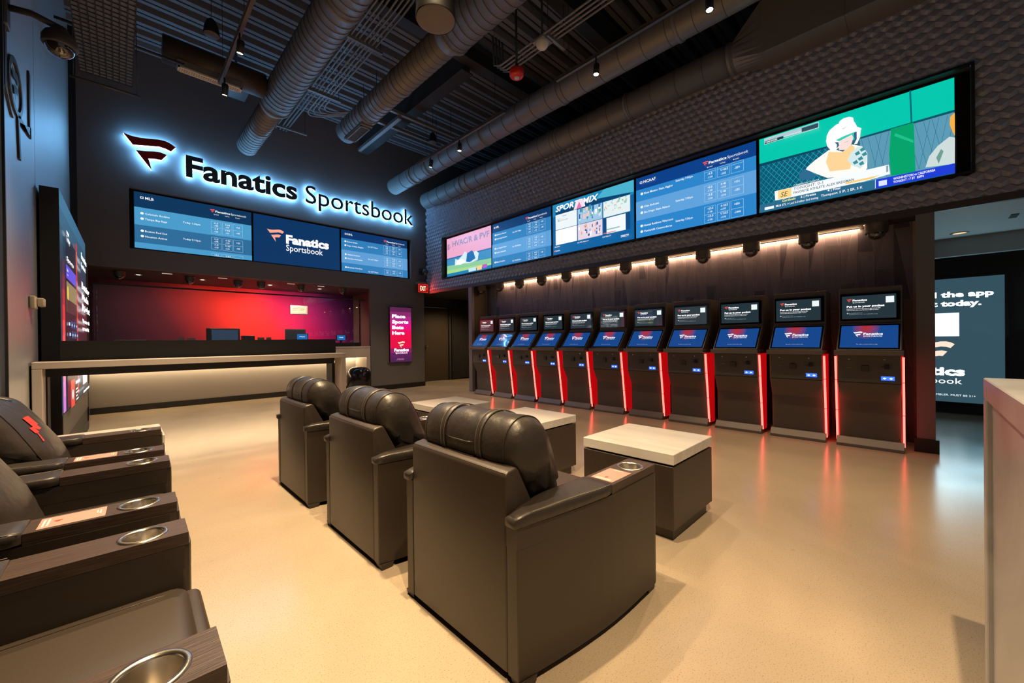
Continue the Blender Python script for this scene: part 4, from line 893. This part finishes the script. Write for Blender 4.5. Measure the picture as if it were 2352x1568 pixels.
# ------------------------------------------------------------------ reclining armchairs
def recliner(loc, label, group):
    t = thing('recliner', label, 'armchair', loc, group)
    hw = .302
    # back shell
    m = M(); m.prism([(0, .025), (0, .700), (.012, .712), (.055, .720), (.068, .708), (.175, .50), (.20, .025)], -hw, hw, bevel=.009, seg=3, sm=True); m.obj('back_shell', LEATHER, t)
    for s in (-1, 1):
        # curved arm body, outline in plan
        out = []
        for i in range(13):
            x = .0+.825*i/12; y = .355+.075*math.sin(min(1, x/.62)*math.pi/2)+.0*x; out.append((x, y))
        out += [(.842, .428), (.852, .415), (.853, .385)]
        inn = [(.853, .312), (.848, .297), (.835, .288), (.20, .288), (.19, .3035), (.0, .3035)]
        pts = [(x, s*y) for x, y in out+inn]
        pts = [(max(x, .0), y) for x, y in pts]
        if s < 0: pts = pts[::-1]
        m = M(); m.prism(pts, .025, .47, axis='z', sm=False, bevel=.004, seg=2)
        # upper rim around the tray
        n = len(pts); c = (.42, s*.36)
        ins = []
        for x, y in pts:
            ix = min(max(x, .012), .840); iy = s*min(max(s*y, .300), (.345+.075*math.sin(min(1, x/.62)*math.pi/2)))
            ins.append((ix, iy))
        vs = [(x, y, .465) for x, y in pts]+[(x, y, .538) for x, y in pts]+[(x, y, .538) for x, y in ins]+[(x, y, .465) for x, y in ins]
        fs = []
        for i in range(n):
            j = (i+1) % n; fs += [(i, j, n+j, n+i), (n+i, n+j, 2*n+j, 2*n+i), (2*n+i, 2*n+j, 3*n+j, 3*n+i)]
        m.add(vs, fs, 0, False)
        m.obj('arm', LEATHER, t)
        # padded rear part of the arm rest
        bm = bmesh.new(); prof = []
        nx, nr = 14, 12; rings = []
        for i in range(nx+1):
            f = i/nx; x = -.012+.487*f; yo = .362+.075*math.sin(min(1, max(0, x)/.62)*math.pi/2); yi = .279 if x > .17 else .279+.030*(1-max(0, x)/.17)*1.2
            if x < .02: yi = .3075
            top = .586-.014*math.exp(-((f-.0)/.08)**2)-.002*math.sin(f*9); bot = .5385; cy = (yo+yi)/2; wy = (yo-yi)/2
            e = 1.0 if 0 < i < nx else .9; ring = []
            for k in range(nr):
                a = 2*math.pi*k/nr+math.pi/nr; ca, sa = math.cos(a), math.sin(a); sq = lambda v: math.copysign(abs(v)**.27, v)
                ring.append(bm.verts.new((x, s*(cy+wy*e*sq(ca)), (top+bot)/2+(top-bot)/2*e*sq(sa))))
            rings.append(ring)
        for A, B in zip(rings, rings[1:]):
            for k in range(nr): bm.faces.new((A[k], A[(k+1) % nr], B[(k+1) % nr], B[k]))
        bm.faces.new(rings[0]); bm.faces.new(rings[-1]); bmesh.ops.recalc_face_normals(bm, faces=bm.faces)
        m = M(); m.bm_in(bm, 0, True)
        pad = m.obj('arm_pad', LEATHER_G, t)
        # stitched seam along the pad
        sp = []
        for i in range(nx+1):
            f = i/nx; x = .0+.47*f; yo = .362+.075*math.sin(min(1, x/.62)*math.pi/2); sp.append((x, s*(yo-.006), .5845-.014*math.exp(-(f/.08)**2)-.002*math.sin(f*9)))
        m = M(); m.tube(sp, .0012, 5); m.obj('stitching', THREAD, pad)
        # dark wood tray with a cup holder
        y0, y1 = (.287, .424) if s > 0 else (-.424, -.287)
        cx, cy, cr = .742, s*.3555, .050
        tr = M(); tr.hole_plate(.476, .846, y0, y1, .5385, .576, cx, cy, cr+.001); tray = tr.obj('wood_tray', WOOD, t)
        m = M(); m.lathe([(cr+.010, .5765), (cr+.008, .5795), (cr-.001, .5790), (cr-.004, .573), (cr-.005, .492), (cr-.009, .489), (0, .489)], cx, cy, 0, 40); m.obj('cup_holder', STEEL, t)
        if s < 0:
            cv = Canvas(.155, .105, mat('pink_card', (.46, .26, .22), .35)); cvm = lambda c: mat(c, {'card_red': (.75, .06, .03), 'card_ink': (.20, .14, .28), 'card_white': (.85, .78, .66)}[c], .5)
            for q in range(2): cv.rect(.008+q*.010, .016, .013+q*.010, .088, cvm('card_white'))
            cv.flag(.031, .040, .022, cvm('card_red'))
            cv.rect(.140, .030, .1435, .075, cvm('card_white')); cv.rect(.133, .040, .1355, .075, cvm('card_white'))
            o = cv.m.obj('printed_card', cv.mats, tray); o.matrix_local = Matrix.Translation((.502, y0+.016, .5765))
        # corner feet
        for x0, x1 in ((.004, .075), (.775, .842)):
            m = M(); ya, yb = (.315, .372) if x0 < .1 else (.335, .422)
            m.prism([(x0, .0249), (x0+.006, 0), (x1-.012, 0), (x1, .0249)], min(s*ya, s*yb), max(s*ya, s*yb)); m.obj('foot', LEATHER, t)
    # seat
    m = M(); m.rbox(.19, .845, -.284, .284, .25, .432, .045, 5); seat = m.obj('seat_cushion', LEATHER, t)
    m = M()
    for s in (-1, 1): m.tube([(.20, s*.225, .4325), (.77, s*.225, .4325), (.80, s*.225, .429)], .0016, 5)
    m.tube([(.795, -.225, .430), (.795, .225, .430)], .0016, 5); m.obj('seam', LEATHER_G, seat)
    m = M(); m.rbox(.815, .872, -.280, .280, .055, .405, .022, 4); m.obj('footrest', LEATHER, t)
    m = M(); m.box(.02, .80, -.285, .285, .055, .249); m.obj('underframe', BLACK, t)
    # puffy back cushion with head roll
    P = [(.155, .42), (.150, .56), (.085, .665), (.045, .715), (.035, .77), (.048, .830), (.085, .870), (.135, .885), (.190, .875), (.245, .845), (.298, .785), (.358, .700), (.418, .600), (.448, .520), (.455, .434), (.26, .434)]
    pc = Vector((.19, .66)); bm = bmesh.new(); rings = []; ny = 28; n = len(P)
    dense = []
    for i in range(n):
        p0, p1, p2, p3 = [Vector(P[(i+k-1) % n]) for k in range(4)]
        for j in range(3):
            u = j/3; dense.append(.5*((2*p1)+(-p0+p2)*u+(2*p0-5*p1+4*p2-p3)*u*u+(-p0+3*p1-3*p2+p3)*u**3))
    for i in range(ny+1):
        sN = -1+2*i/ny; a = abs(sN); e = (1-a**9)**.45 if a < 1 else 0
        e = max(e, .05); wv = .012*math.sin(sN*14)*(1 if a < .8 else .3); ring = []
        dip = 1-.025*(math.exp(-((sN-.36)/.06)**2)+math.exp(-((sN+.36)/.06)**2))
        for k, p in enumerate(dense):
            q = pc+(p-pc)*(.55+.45*e if a > .86 else e**.5 if e < 1 else 1)
            q = pc+(p-pc)*(.34+.66*e)
            if p.y > .70: q = pc+(q-pc)*dip; q.y += wv*.25
            if q.x > .2: q.x -= (q.x-.2)/.2*.085*abs(sN)**2.6
            f = (p.y-.42)/.46; half = .272+.052*min(1, max(0, f))**.7
            if p.y < .60: half = .272
            ring.append(bm.verts.new((q.x, sN*half, max(q.y, .434))))
        rings.append(ring)
    nd = len(dense); ringco = [[tuple(v.co) for v in R] for R in rings]
    for A, B in zip(rings, rings[1:]):
        for k in range(nd): bm.faces.new((A[k], A[(k+1) % nd], B[(k+1) % nd], B[k]))
    bm.faces.new(rings[0]); bm.faces.new(rings[-1]); bmesh.ops.recalc_face_normals(bm, faces=bm.faces)
    m = M(); m.bm_in(bm, 0, True); cush = m.obj('back_cushion', LEATHER_G, t)
    # bands over the head roll, seam lines, piping
    band = [d for d in dense if d.y > .70]; 
    band = sorted(band, key=lambda d: math.atan2(d.y-.70, d.x-.135), reverse=True); band = [d for d in band if d.x < .235]
    for yy in (-.115, .115):
        m = M(); vs = []; fs = []
        for d in band:
            q = pc+(d-pc)*1.006
            for o_, w_ in ((0, -.016), (0, .016)): vs.append((q.x, yy+w_, q.y))
        for d in band:
            q = pc+(d-pc)*1.024
            for w_ in (-.014, .014): vs.append((q.x, yy+w_, q.y))
        nb = len(band)
        for i in range(nb-1):
            a = 2*i; c = 2*nb+2*i; fs += [(c, c+2, c+3, c+1), (a, a+2, c+2, c), (a+1, c+1, c+3, a+3)]
        fs += [(0, 2*nb, 2*nb+1, 1), (2*nb-2, 2*nb-1, 4*nb-1, 4*nb-2)]
        m.add(vs, fs, 0, True); bo = m.obj('headrest_band', LEATHER_G, cush)
        m = M()
        for w_ in (-.012, .012): m.tube([((pc+(d-pc)*1.025).x, yy+w_, (pc+(d-pc)*1.025).y) for d in band], .0010, 4)
        m.obj('stitching', THREAD, bo)
    for s in (-1, 1):
        RR = ringco[3 if s < 0 else len(ringco)-4]; pts = [Vector(p)+Vector((0, s*.001, .001)) for p in RR if p[2] > .50]
        pts.sort(key=lambda v: math.atan2(v.z-.50, v.x-.21), reverse=True); m = M(); m.tube(pts, .0028, 5); m.obj('piping', LEATHER_G, cush)
    m = M(); m.tube([(.041, -.10, .775), (.036, -.05, .768), (.036, .05, .768), (.041, .10, .775)], .0045, 6); m.obj('grab_strap', LEATHER_G, cush)
    return t
gr = 'black leather recliners in the centre row, seen from behind'
R0 = recliner((.93, 1.285, 0), 'black leather recliner seen from behind, nearest the camera in the centre row', gr)
dup(R0, (.93, 2.280, 0), 'black leather recliner seen from behind, middle of the centre row'); dup(R0, (.93, 3.352, 0), 'black leather recliner seen from behind, farthest of the centre row')
gr2 = 'black leather recliners in the left row, seen from the side'
for x_, y, l in ((-.702, 1.332, 'black leather recliner at the bottom left with its seat in view'), (-.680, 2.399, 'black leather recliner, middle of the left row'), (-.655, 3.405, 'black leather recliner, farthest of the left row, red mark on its cushion')):
    r = dup(R0, (x_, y, 0), l, gr2); r.rotation_euler = (0, 0, -.02 if y < 2 else -.04)
    if y > 3:
        cu = [c for c in r.children if c.name.startswith('back_cushion')][0]
        m = M()
        fx = lambda z: (.358+(.700-z)*.6 if z < .70 else .358-(z-.700)*.70)+.006
        def patch(cells):
            for (ya, yb, za, zb, sk) in cells:
                vs = []; n_ = 5
                for k in range(n_+1):
                    z = za+(zb-za)*k/n_; 
                    for y_ in (ya+sk*k/n_, yb+sk*.6*k/n_): vs.append((fx(z)-.065*abs(y_/.30)**2.6, y_, z))
                m.add(vs, [(2*k, 2*k+1, 2*k+3, 2*k+2) for k in range(n_)])
        patch([(-.12, -.03, .735, .785, .0), (-.10, -.05, .715, .735, -.02), (-.16, -.115, .705, .735, .0), (-.165, -.150, .66, .704, .02)])
        m.obj('embroidered_logo', mat('red_embroidery', (.75, .03, .02), .5), cu)

# ------------------------------------------------------------------ marble counter at the right edge
zc, xc, yc_ = 1.03, 1.93, -.147
loc = (1.3, -.5, 0); t = thing('marble_counter', 'tall pale marble counter at the right edge of the view', 'counter', loc)
M(loc).rbox(.45, xc, -.95, yc_, zc-.065, zc, .003, 1, sm=False).obj('slab_top', MARBLE2, t)
M(loc).rbox(xc-.065, xc, -.95, yc_, 0, zc-.066, .003, 1, sm=False).obj('waterfall_side', MARBLE2, t)
M(loc).box(.46, xc-.066, -.93, yc_-.012, 0, zc-.0665).obj('front_panel', MARBLE2, t)

# ------------------------------------------------------------------ passage poster
loc = (8.84, -.2, 1.1); t = thing('poster_screen', 'tall slate-blue lit poster screen with a red flag emblem, seen past the right post', 'screen', loc)
M(loc).box(8.81, 8.859, -.905, .62, .15, 2.03).obj('housing', BLACK, t)
cv = Canvas(1.47, 1.83, '#33505c', 1.0)
Yl = .60; uy = lambda y: Yl-y
cv.text('Download the app', .12, 1.753-.17-.03, .085, '#eefcff', .04, width=uy(-.775)-.12, st=2.0)
cv.text('and start today.', .25, 1.62-.17-.03, .085, '#eefcff', .04, width=uy(-.66)-.25, st=2.0)
cv.rect(uy(.02), 1.146-.17, uy(-.445), 1.492-.17, '#eaf8fa', 1.3)
cv.flag(uy(.02), .72-.17, uy(-.40)-uy(.02), '#ffd0bd', 1.3); cv.text('Fanatics', uy(.28), .56-.17, .13, '#eefcff', .045, width=uy(-.50)-uy(.28), st=1.8); cv.text('Sportsbook', uy(.24), .44-.17, .085, '#eefcff', 0, width=uy(-.47)-uy(.24), st=1.6)
cv.text('Gambling problem? Call 1-800-GAMBLER. MUST BE 21+', .20, .26-.17, .026, '#eefcff', .0, width=uy(-.60)-.20, st=1.2)
cv.place('screen', t, (8.8095, Yl, .17), (0, -1, 0), (0, 0, 1))
loc = (7.97, -.33-.08, 2.519); t = thing('ceiling_light', 'round warm recessed light in the bluish passage ceiling', 'light', loc)
M(loc).lathe([(.085, 0), (.09, -.006), (.065, -.008)], *loc, 24).obj('trim_ring', WHITEP, t); M(loc).disc(loc[0], loc[1], loc[2]-.004, .065, 24).obj('lens', emis((1, .62, .35), 1.2, 'warm_lens'), t)
loc = (7.3, -.78, 2.519); t = thing('ceiling_vent', 'small dark slot in the bluish passage ceiling', 'vent', loc); M(loc).box(7.2, 7.4, -.82, -.76, 2.512, 2.518).obj('grille', BLACK, t)
lamp('poster_light', 'AREA', (8.78, -.2, 1.3), 26, (.45, .85, 1.0), None, aim=(6.5, -.6, 2.4), size=1.3)
# ------------------------------------------------------------------ ducts
def duct(ax, c, z, r, a, b, seams, m, n=40, pitch=.105):
    """round duct along an axis: ax 'y' -> c is x;  ax 'x' -> c is y"""
    q = (c, a, z) if ax == 'y' else (a, c, z)
    L = b-a; m.lathe([(0, 0), (r, 0), (r, L), (0, L)], *q, n=n, axis=ax)
    k = int(L/pitch)
    for i in range(1, k):
        h = i*pitch; m.lathe([(r, h-.004), (r+.0045, h-.0025), (r+.0045, h+.0025), (r, h+.004)], *q, n=n, mi=1, axis=ax)
    for h in seams: m.lathe([(r, h-a-.022), (r+.012, h-a-.018), (r+.012, h-a+.018), (r, h-a+.022)], *q, n=n, mi=0, axis=ax)
    return m
gd = 'round spiral ducts running towards the back wall'
x1, z1 = CAMH*0+1.705, CAMH+3.575
loc = (x1, 3, z1); t = thing('spiral_duct', 'large round duct at left with a smaller lit end near the sign', 'duct', loc, gd)
duct('y', x1, z1, .207, -2.5, 6.72, (-1, 1.5, 4.2, 6.70), M(loc)).obj('large_section', [DUCT, DUCTS], t)
M(loc).lathe([(.208, 6.721), (.162, 6.86)], x1, 0, z1, 40, axis='y').obj('reducer', DUCT, t)
duct('y', x1, z1, .161, 6.861, 8.55, (7.6,), M(loc)).obj('small_section', [DUCT, DUCTS], t)
x2, z2 = 2.82, CAMH+3.583
loc = (x2, 3, z2); t = thing('spiral_duct', 'round duct with a side grille at its end, second from the left', 'duct', loc, gd)
duct('y', x2, z2, .217, -2.5, 3.80, (-1, 1.4, 3.78), M(loc)).obj('large_section', [DUCT, DUCTS], t)
M(loc).lathe([(.218, 3.801), (.174, 3.92)], x2, 0, z2, 40, axis='y').obj('reducer', DUCT, t)
duct('y', x2, z2, .173, 3.921, 6.86, (5.0, 6.0), M(loc)).obj('small_section', [DUCT, DUCTS], t)
def grille(p0, p1, q0, q1, level, ax, n, name='grille', parent=None, loc=None, mt=None):
    m = M(loc)
    if ax == 'y':   # long side along y, facing down: p = y range, q = x range
        for a, b, c, d in ((q0, q1, p0, p0+.02), (q0, q1, p1-.02, p1), (q0, q0+.018, p0, p1), (q1-.018, q1, p0, p1)): m.box(a, b, c, d, level-.018, level, 0)
        for i in range(n):
            y = p0+.02+(p1-p0-.04)*(i+.5)/n; m.box(q0+.018, q1-.018, y-.004, y+.004, level-.014, level-.002, 0)
        m.box(q0+.01, q1-.01, p0+.01, p1-.01, level-.0015, level, 1)
    else:
        for a, b, c, d in ((p0, p0+.02, q0, q1), (p1-.02, p1, q0, q1), (p0, p1, q0, q0+.018), (p0, p1, q1-.018, q1)): m.box(a, b, c, d, level-.018, level, 0)
        for i in range(n):
            x = p0+.02+(p1-p0-.04)*(i+.5)/n; m.box(x-.004, x+.004, q0+.018, q1-.018, level-.014, level-.002, 0)
        for j in range(1, 5): y = q0+(q1-q0)*j/5; m.box(p0+.02, p1-.02, y-.003, y+.003, level-.016, level-.002, 0)
        m.box(p0+.01, p1-.01, q0+.01, q1-.01, level-.0015, level, 1)
    return m.obj(name, [mt or DUCT, BLACK], parent)
m = M(loc); m.box(x2-.09, x2+.09, 6.05, 6.72, z2-.187, z2-.13, 0); m.obj('grille_collar', DUCT, t); grille(6.1, 6.67, x2-.08, x2+.08, z2-.1875, 'y', 16, 'grille', t, loc)
x3, z3 = 4.62, CAMH+3.60
loc = (x3, 3, z3); t = thing('spiral_duct', 'round duct beside the row of track lights, third from the left', 'duct', loc, gd)
duct('y', x3, z3, .176, -2.5, 8.55, (-1, .2, 1.9, 3.6, 5.3, 7.0, 7.6), M(loc), pitch=.30).obj('pipe', [DUCT, DUCTS], t)
x4, z4 = 5.49, CAMH+3.47
loc = (x4, 4, z4); t = thing('spiral_duct', 'round duct resting along the top of the sculpted wall, rightmost', 'duct', loc, gd)
duct('y', x4, z4, .183, 1.55, 8.55, (1.6, 3.0, 4.3, 4.45, 6.8, 7.0), M(loc), pitch=.35).obj('pipe', [DUCT, DUCTS], t)
m = M(loc)   # round to rectangular transition then a tall flat-sided duct
n = 24; A = []; B = []
for i in range(n):
    a = 2*math.pi*i/n; A.append((x4+.184*math.cos(a), 1.549, z4+.184*math.sin(a)))
    s_ = max(abs(math.cos(a)), abs(math.sin(a))); B.append((x4+.18*math.cos(a)/s_, 1.25, z4+(.40 if math.sin(a) > 0 else .19)*math.sin(a)/s_))
m.add(A+B, [(i, (i+1) % n, n+(i+1) % n, n+i) for i in range(n)]); m.obj('transition', DUCT, t)
M(loc).box(x4-.18, x4+.18, -.6, 1.249, z4-.19, z4+.40).obj('rectangular_section', DUCT, t)
M(loc).box(x4-.19, x4+.19, .50, .53, z4-.20, z4+.41).obj('flange', DUCT, t)
M(loc).box(x4-.25, x4+.10, -3, -.601, z4-.30, z4+.30).obj('end_section', DUCT, t)
yb, zb = 6.41, CAMH+3.59
loc = (.95, yb, zb); t = thing('branch_duct', 'short round cross duct with a lit grille, joining the left duct', 'duct', loc)
duct('x', yb, zb, .158, .415, x1-.216, (), M(loc), pitch=.5).obj('pipe', [mat('bronze_duct_paint', (.085, .060, .042), .45, .4), DUCTS], t)
M(loc).box(.54, 1.22, yb-.115, yb+.01, zb-.195, zb-.12).obj('grille_collar', DUCT, t)
grille(.55, 1.21, yb-.112, yb+.007, zb-.1955, 'x', 26, 'grille', t, loc, mat('cream_grille', (.75, .66, .52), .5))
m = M((1.72, 6.55, 5.5)); m.rbox(1.25, 1.55, 7.5, 7.9, 5.2, 5.45, .01); m.tube([(1.4, 7.7, 5.44), (1.4, 7.7, 5.965)], .02, 8); m.o = Vector((1.4, 7.7, 5.3)); m.v = [tuple(Vector(p)+Vector((1.72, 6.55, 5.5))-m.o) for p in m.v]
tag(m.obj('junction_box', mat('galvanised_box', (.16, .17, .18), .5, .5)), 'grey galvanised box up behind the left duct', 'box')

# ------------------------------------------------------------------ conduits on hangers
CON = mat('conduit_paint', (.22, .205, .20), .45, .2)
gco = 'thin conduits running between the two left ducts'
base = 5.42
CX = (2.263, 2.339, 2.397, 2.450, 2.526, 2.580, 2.638, 2.692)
names_ = ('leftmost', 'second from left', 'third from left', 'fourth from left')
for i, x in enumerate(CX):
    loc = (x, 5, base); k = .12*(7-i)
    pts = [(x, -2.5, base+.25), (x, 3.6, base+.25), (x, 4.0, base+.2), (x, 4.45, base+.02), (x, 4.7, base)]
    if i < 4: pts += [(x, 8.9, base)]; l = names_[i]+' of the thin conduits running straight to the back wall'
    else:
        pts += [(x, 7.45+k, base), (x+.02, 7.55+k, base), (x+.08, 7.61+k, base), (x+.2, 7.56+k, base), (x+.45, 7.36+k, base+.03), (x+.75, 7.22+k*.85, base+.06)]; l = ('first', 'second', 'third', 'last')[i-4]+' from the left of the conduits that hook right before the back wall'
    tag(M(loc).tube(pts, .0135, 8).obj('conduit', CON), l, 'conduit', gco)
gco2 = 'thin conduits running beside the alarm beacon'
for i in range(4):
    x = 3.87+i*.062; loc = (x, 2, 5.0); zc_ = 5.03
    l = ('leftmost of the four conduits behind the red beacon', 'second from left of the four conduits behind the red beacon', 'third from left of the four conduits behind the red beacon', 'rightmost of the four conduits behind the red beacon')[i]
    tag(M(loc).tube([(x, -2.5, zc_), (x, 4.1, zc_), (x, 4.22, zc_+.06), (x, 4.25, zc_+.5)], .014, 8).obj('conduit', CON), l, 'conduit', gco2)
gh = 'slotted hangers carrying the conduits'
for i, (y, xa, xb, l) in enumerate(((5.50, 2.17, 2.81, 'slotted conduit hanger nearest the camera between the left ducts'), (7.11, 2.17, 2.83, 'slotted conduit hanger left of the grille-ended duct'), (8.72, 2.17, 2.78, 'slotted conduit hanger closest to the back wall'))):
    loc = ((xa+xb)/2, y, base-.03); t = thing('pipe_hanger', l, 'hanger', loc, gh)
    M(loc).box(xa, xb, y-.02, y+.02, base-.045, base-.014).obj('channel', CON, t)
    for x in (xa+.03, xb-.03): M(loc).tube([(x, y, base-.014), (x, y, 5.97)], .004, 6).obj('rod', BLACK, t)
loc = (4.03, 3.25, 5.0); t = thing('pipe_hanger', 'slotted conduit hanger beside the red beacon', 'hanger', loc, gh); M(loc).box(3.88, 4.25, 3.23, 3.27, 4.985, 5.014).obj('channel', CON, t)
for x in (3.90, 4.23): M(loc).tube([(x, 3.25, 5.015), (x, 3.25, 5.97)], .004, 6).obj('rod', BLACK, t)

# ------------------------------------------------------------------ track lighting
TRK = mat('track_paint', (.10, .085, .07), .4, .4)
def track(x, z, a, b, label, sus):
    loc = (x, (a+b)/2, z); t = thing('light_track', label, 'light track', loc, 'ceiling light tracks')
    m = M(loc); m.box(x-.018, x+.018, a, b, z, z+.035); m.box(x-.026, x-.018, a, b, z+.028, z+.038); m.box(x+.018, x+.026, a, b, z+.028, z+.038); m.obj('rail', TRK, t)
    for y in sus: M(loc).tube([(x, y, z+.036), (x, y, 5.96)], .003, 5).obj('cable', BLACK, t)
track(.969, 4.50, -2.5, 6.30, 'ceiling light track at the upper left, in front of the cross duct', (6.10, 4.9, 2.6))
track(4.13, 4.545, 4.28, 6.72, 'ceiling light track along the third duct, far section', (6.4, 4.5))
track(4.13, 4.545, -2.5, 3.30, 'ceiling light track along the third duct, near section', (3.1, 1.0))
gs = 'small cylinder spotlights on the ceiling tracks'
def spot(x, y, z, aim, e, label, col=(1, .71, .40), ang=1.25, blend=.55):
    # z = lamp face height
    loc = (x, y, z); t = thing('track_spotlight', label, 'spotlight', loc, gs)
    d = (Vector(aim)-Vector(loc)).normalized(); q = Vector((0, 0, -1)).rotation_difference(d).to_matrix()
    def R(m): 
        m.v = [tuple(q @ Vector(p)) for p in m.v]; return m
    m = M(); m.lathe([(0, .135), (.030, .135), (.036, .12), (.036, 0), (.031, 0), (.030, .012)], 0, 0, 0, 20); R(m).obj('housing', BLACK, t)
    m = M(); m.disc(0, 0, .010, .030, 20); R(m).obj('lens', emis((1, .78, .46), 30, 'spot_lens'), t)
    m = M(); m.tube([(0, 0, 4.49-z if x < 2 else 4.54-z), (0, 0, .10)], .010, 8); m.obj('stem', BLACK, t)
    l = lamp('track_spot_beam', 'SPOT', tuple(Vector(loc)+d*.02), e*SPOT, col, t, aim=aim, spot_size=ang, spot_blend=blend, shadow_soft_size=.035)
    return t
spot(.98, 6.08, 4.27, (.9, 7.0, 0), 520, 'glowing spotlight at the end of the left track, below the grille')
spot(.96, 5.09, 4.27, (.7, 5.9, 0), 330, 'glowing spotlight on the left track, second from the end')
spot(4.13, 6.28, 4.36, (3.8, 7.1, 0), 300, 'glowing spotlight on the right track, farthest from the camera')
spot(4.13, 5.40, 4.36, (3.7, 5.3, 0), 210, 'glowing spotlight on the right track, second farthest')
spot(4.11, 2.68, 4.33, (3.6, 2.6, 0), 235, 'glowing spotlight on the right track, middle of the frame top')
spot(4.08, 1.38, 4.31, (3.4, 1.1, 0), 225, 'glowing spotlight at the top edge, nearest on the right track')
# heads further back on the same tracks, above the frame
spot(.97, 3.90, 4.27, (.45, 3.4, 0), 620, 'spotlight on the left track above the aisle')
spot(.97, 2.50, 4.27, (.35, 2.8, 0), 900, 'spotlight on the left track over the middle recliners')
spot(.97, 1.45, 4.27, (.6, 1.6, 0), 620, 'spotlight on the left track over the nearest recliner')
track(.25, 4.50, -2.0, .4, 'short ceiling light track above the camera', (-.5,))
spot(.25, -.30, 4.27, (1.5, .2, 0), 760, 'spotlight on the short track above the camera')
spot(4.13, -.10, 4.33, (3.4, .0, 0), 165, 'spotlight on the right track beyond the top edge')

# ------------------------------------------------------------------ things hanging from the deck
def pendant_speaker(loc, r, h, label, top):
    t = thing('pendant_speaker', label, 'speaker', loc, 'cone pendant speakers')
    x, y, z = loc; M(loc).lathe([(r, 0), (r*1.02, .02*h), (r*.92, .45*h), (r*.62, .85*h), (r*.3, h), (0, h)], x, y, z, 32).obj('cone', BLACK, t)
    M(loc).lathe([(r*.98, .001), (r*.9, -.006), (0, -.010)], x, y, z, 32).obj('grille', mat('speaker_mesh', (.15, .125, .125), .6), t)
    M(loc).tube([(x, y, z+h), (x, y, top)], .004, 5).obj('cable', BLACK, t)
pendant_speaker((1.385, 2.03, 3.10), .118, .30, 'large cone pendant speaker at the top centre', 5.96)
pendant_speaker((.87, 6.18, 5.02), .085, .20, 'small cone pendant speaker by the left track', 5.96)
pendant_speaker((4.6, 6.9, 5.2), .085, .20, 'small dark cone pendant speaker above the far end of the third duct', 5.96)
loc = (3.30, 3.22, 4.22); t = thing('alarm_beacon', 'round red alarm beacon hanging from a black pole', 'alarm', loc)
M(loc).lathe([(0, .06), (.075, .058), (.083, .045), (.083, -.010), (.070, -.028), (.045, -.034), (0, -.036)], *loc, 32).obj('body', REDP, t)
M(loc).lathe([(.03, -.034), (.026, -.046), (0, -.050)], *loc, 20).obj('lens', WHITEP, t); M(loc).tube([(3.30, 3.22, 4.28), (3.30, 3.22, 5.96)], .014, 8).obj('pole', BLACK, t); M(loc).lathe([(.014, .12), (.05, .062), (0, .061)], *loc, 20).obj('canopy', BLACK, t)
loc = (3.36, 2.88, 4.40); t = thing('ceiling_sensor', 'white half-dome sensor on a black pole, right of the red beacon', 'sensor', loc)
M(loc).box(3.28, 3.44, 2.80, 2.96, 4.43, 4.452).obj('plate', mat('sensor_plate', (.2, .19, .19), .5), t); M(loc).lathe([(.070*math.cos(i*math.pi/16), .029-.070*math.sin(i*math.pi/16)) for i in range(9)], *loc, 28).obj('dome', WHITEP, t); M(loc).tube([(3.36, 2.88, 4.453), (3.36, 2.88, 5.96)], .012, 8).obj('pole', BLACK, t)
# wire mesh guard at upper left
loc = (-.05, 5.8, 4.2); t = thing('wire_mesh_guard', 'hanging wire mesh guard at the upper left in front of the deck', 'mesh guard', loc)
m = M(loc); xa, xb, ya, yb2 = -.275, .145, 3.8, 6.5
nx_, ny_ = 8, 38
for i in range(nx_+1): x = xa+(xb-xa)*i/nx_; m.box(x-.004, x+.004, ya, yb2, 4.198, 4.202)
for j in range(ny_+1): y = ya+(yb2-ya)*j/ny_; m.box(xa, xb, y-.005, y+.005, 4.2025, 4.2065)
o = m.obj('wire_mesh', mat('mesh_wire', (.012, .012, .013), .5), t)
M(loc).box(xa, xb, ya, yb2, 4.212, 4.216).obj('backing_panel', mat('guard_panel', (.15, .19, .27), .6), t)
M(loc).tube([(-.36, 6.62, 4.17), (.22, 6.62, 4.17)], .014, 8).obj('end_bar', TRK, t); M(loc).tube([(-.40, 5.65, 4.235), (.55, 5.65, 4.235)], .014, 8).obj('cross_bar', BLACK, t)
for x in (-.33, .19): M(loc).tube([(x, 6.62, 4.18), (x, 6.62, 5.96)], .004, 5).obj('rod', BLACK, t)
# pale sill on deck, unistrut corner bits by the second duct
loc = (3.55, 8.3, 5.5); t = thing('strut_frame', 'grey steel strut frame hanging behind the grille-ended duct', 'strut', loc)
M(loc).box(3.72, 3.79, 6.7, 8.45, 5.28, 5.34).obj('strut', DUCT, t); M(loc).box(3.20, 5.0, 7.18, 7.24, 5.345, 5.40).obj('strut', DUCT, t); M(loc).box(3.20, 5.0, 6.66, 6.72, 5.345, 5.40).obj('strut', DUCT, t)
for x_, y_ in ((3.755, 8.3), (3.3, 6.69), (4.9, 6.69), (3.3, 7.21), (4.9, 7.21)): M(loc).tube([(x_, y_, 5.34 if x_ > 3.7 and x_ < 3.8 else 5.40), (x_, y_, 5.965)], .005, 6).obj('rod', BLACK, t)

loc = (6.9, 8.6, ZS-.001); t = thing('ceiling_light', 'small recessed light in the dark corridor ceiling near the brown door', 'light', loc)
M(loc).lathe([(.05, 0), (.055, -.006), (.038, -.008)], *loc, 20).obj('trim_ring', mat('light_ring'), t); M(loc).disc(6.9, 8.6, ZS-.005, .036, 20).obj('lens', emis((1, .75, .45), 4, 'corridor_lens'), t)
lamp('corridor_downlight', 'SPOT', (6.9, 8.6, ZS-.03), 150, (1, .68, .36), t, aim=(6.75, 8.8, 0), spot_size=2.4, spot_blend=.9, shadow_soft_size=.04)
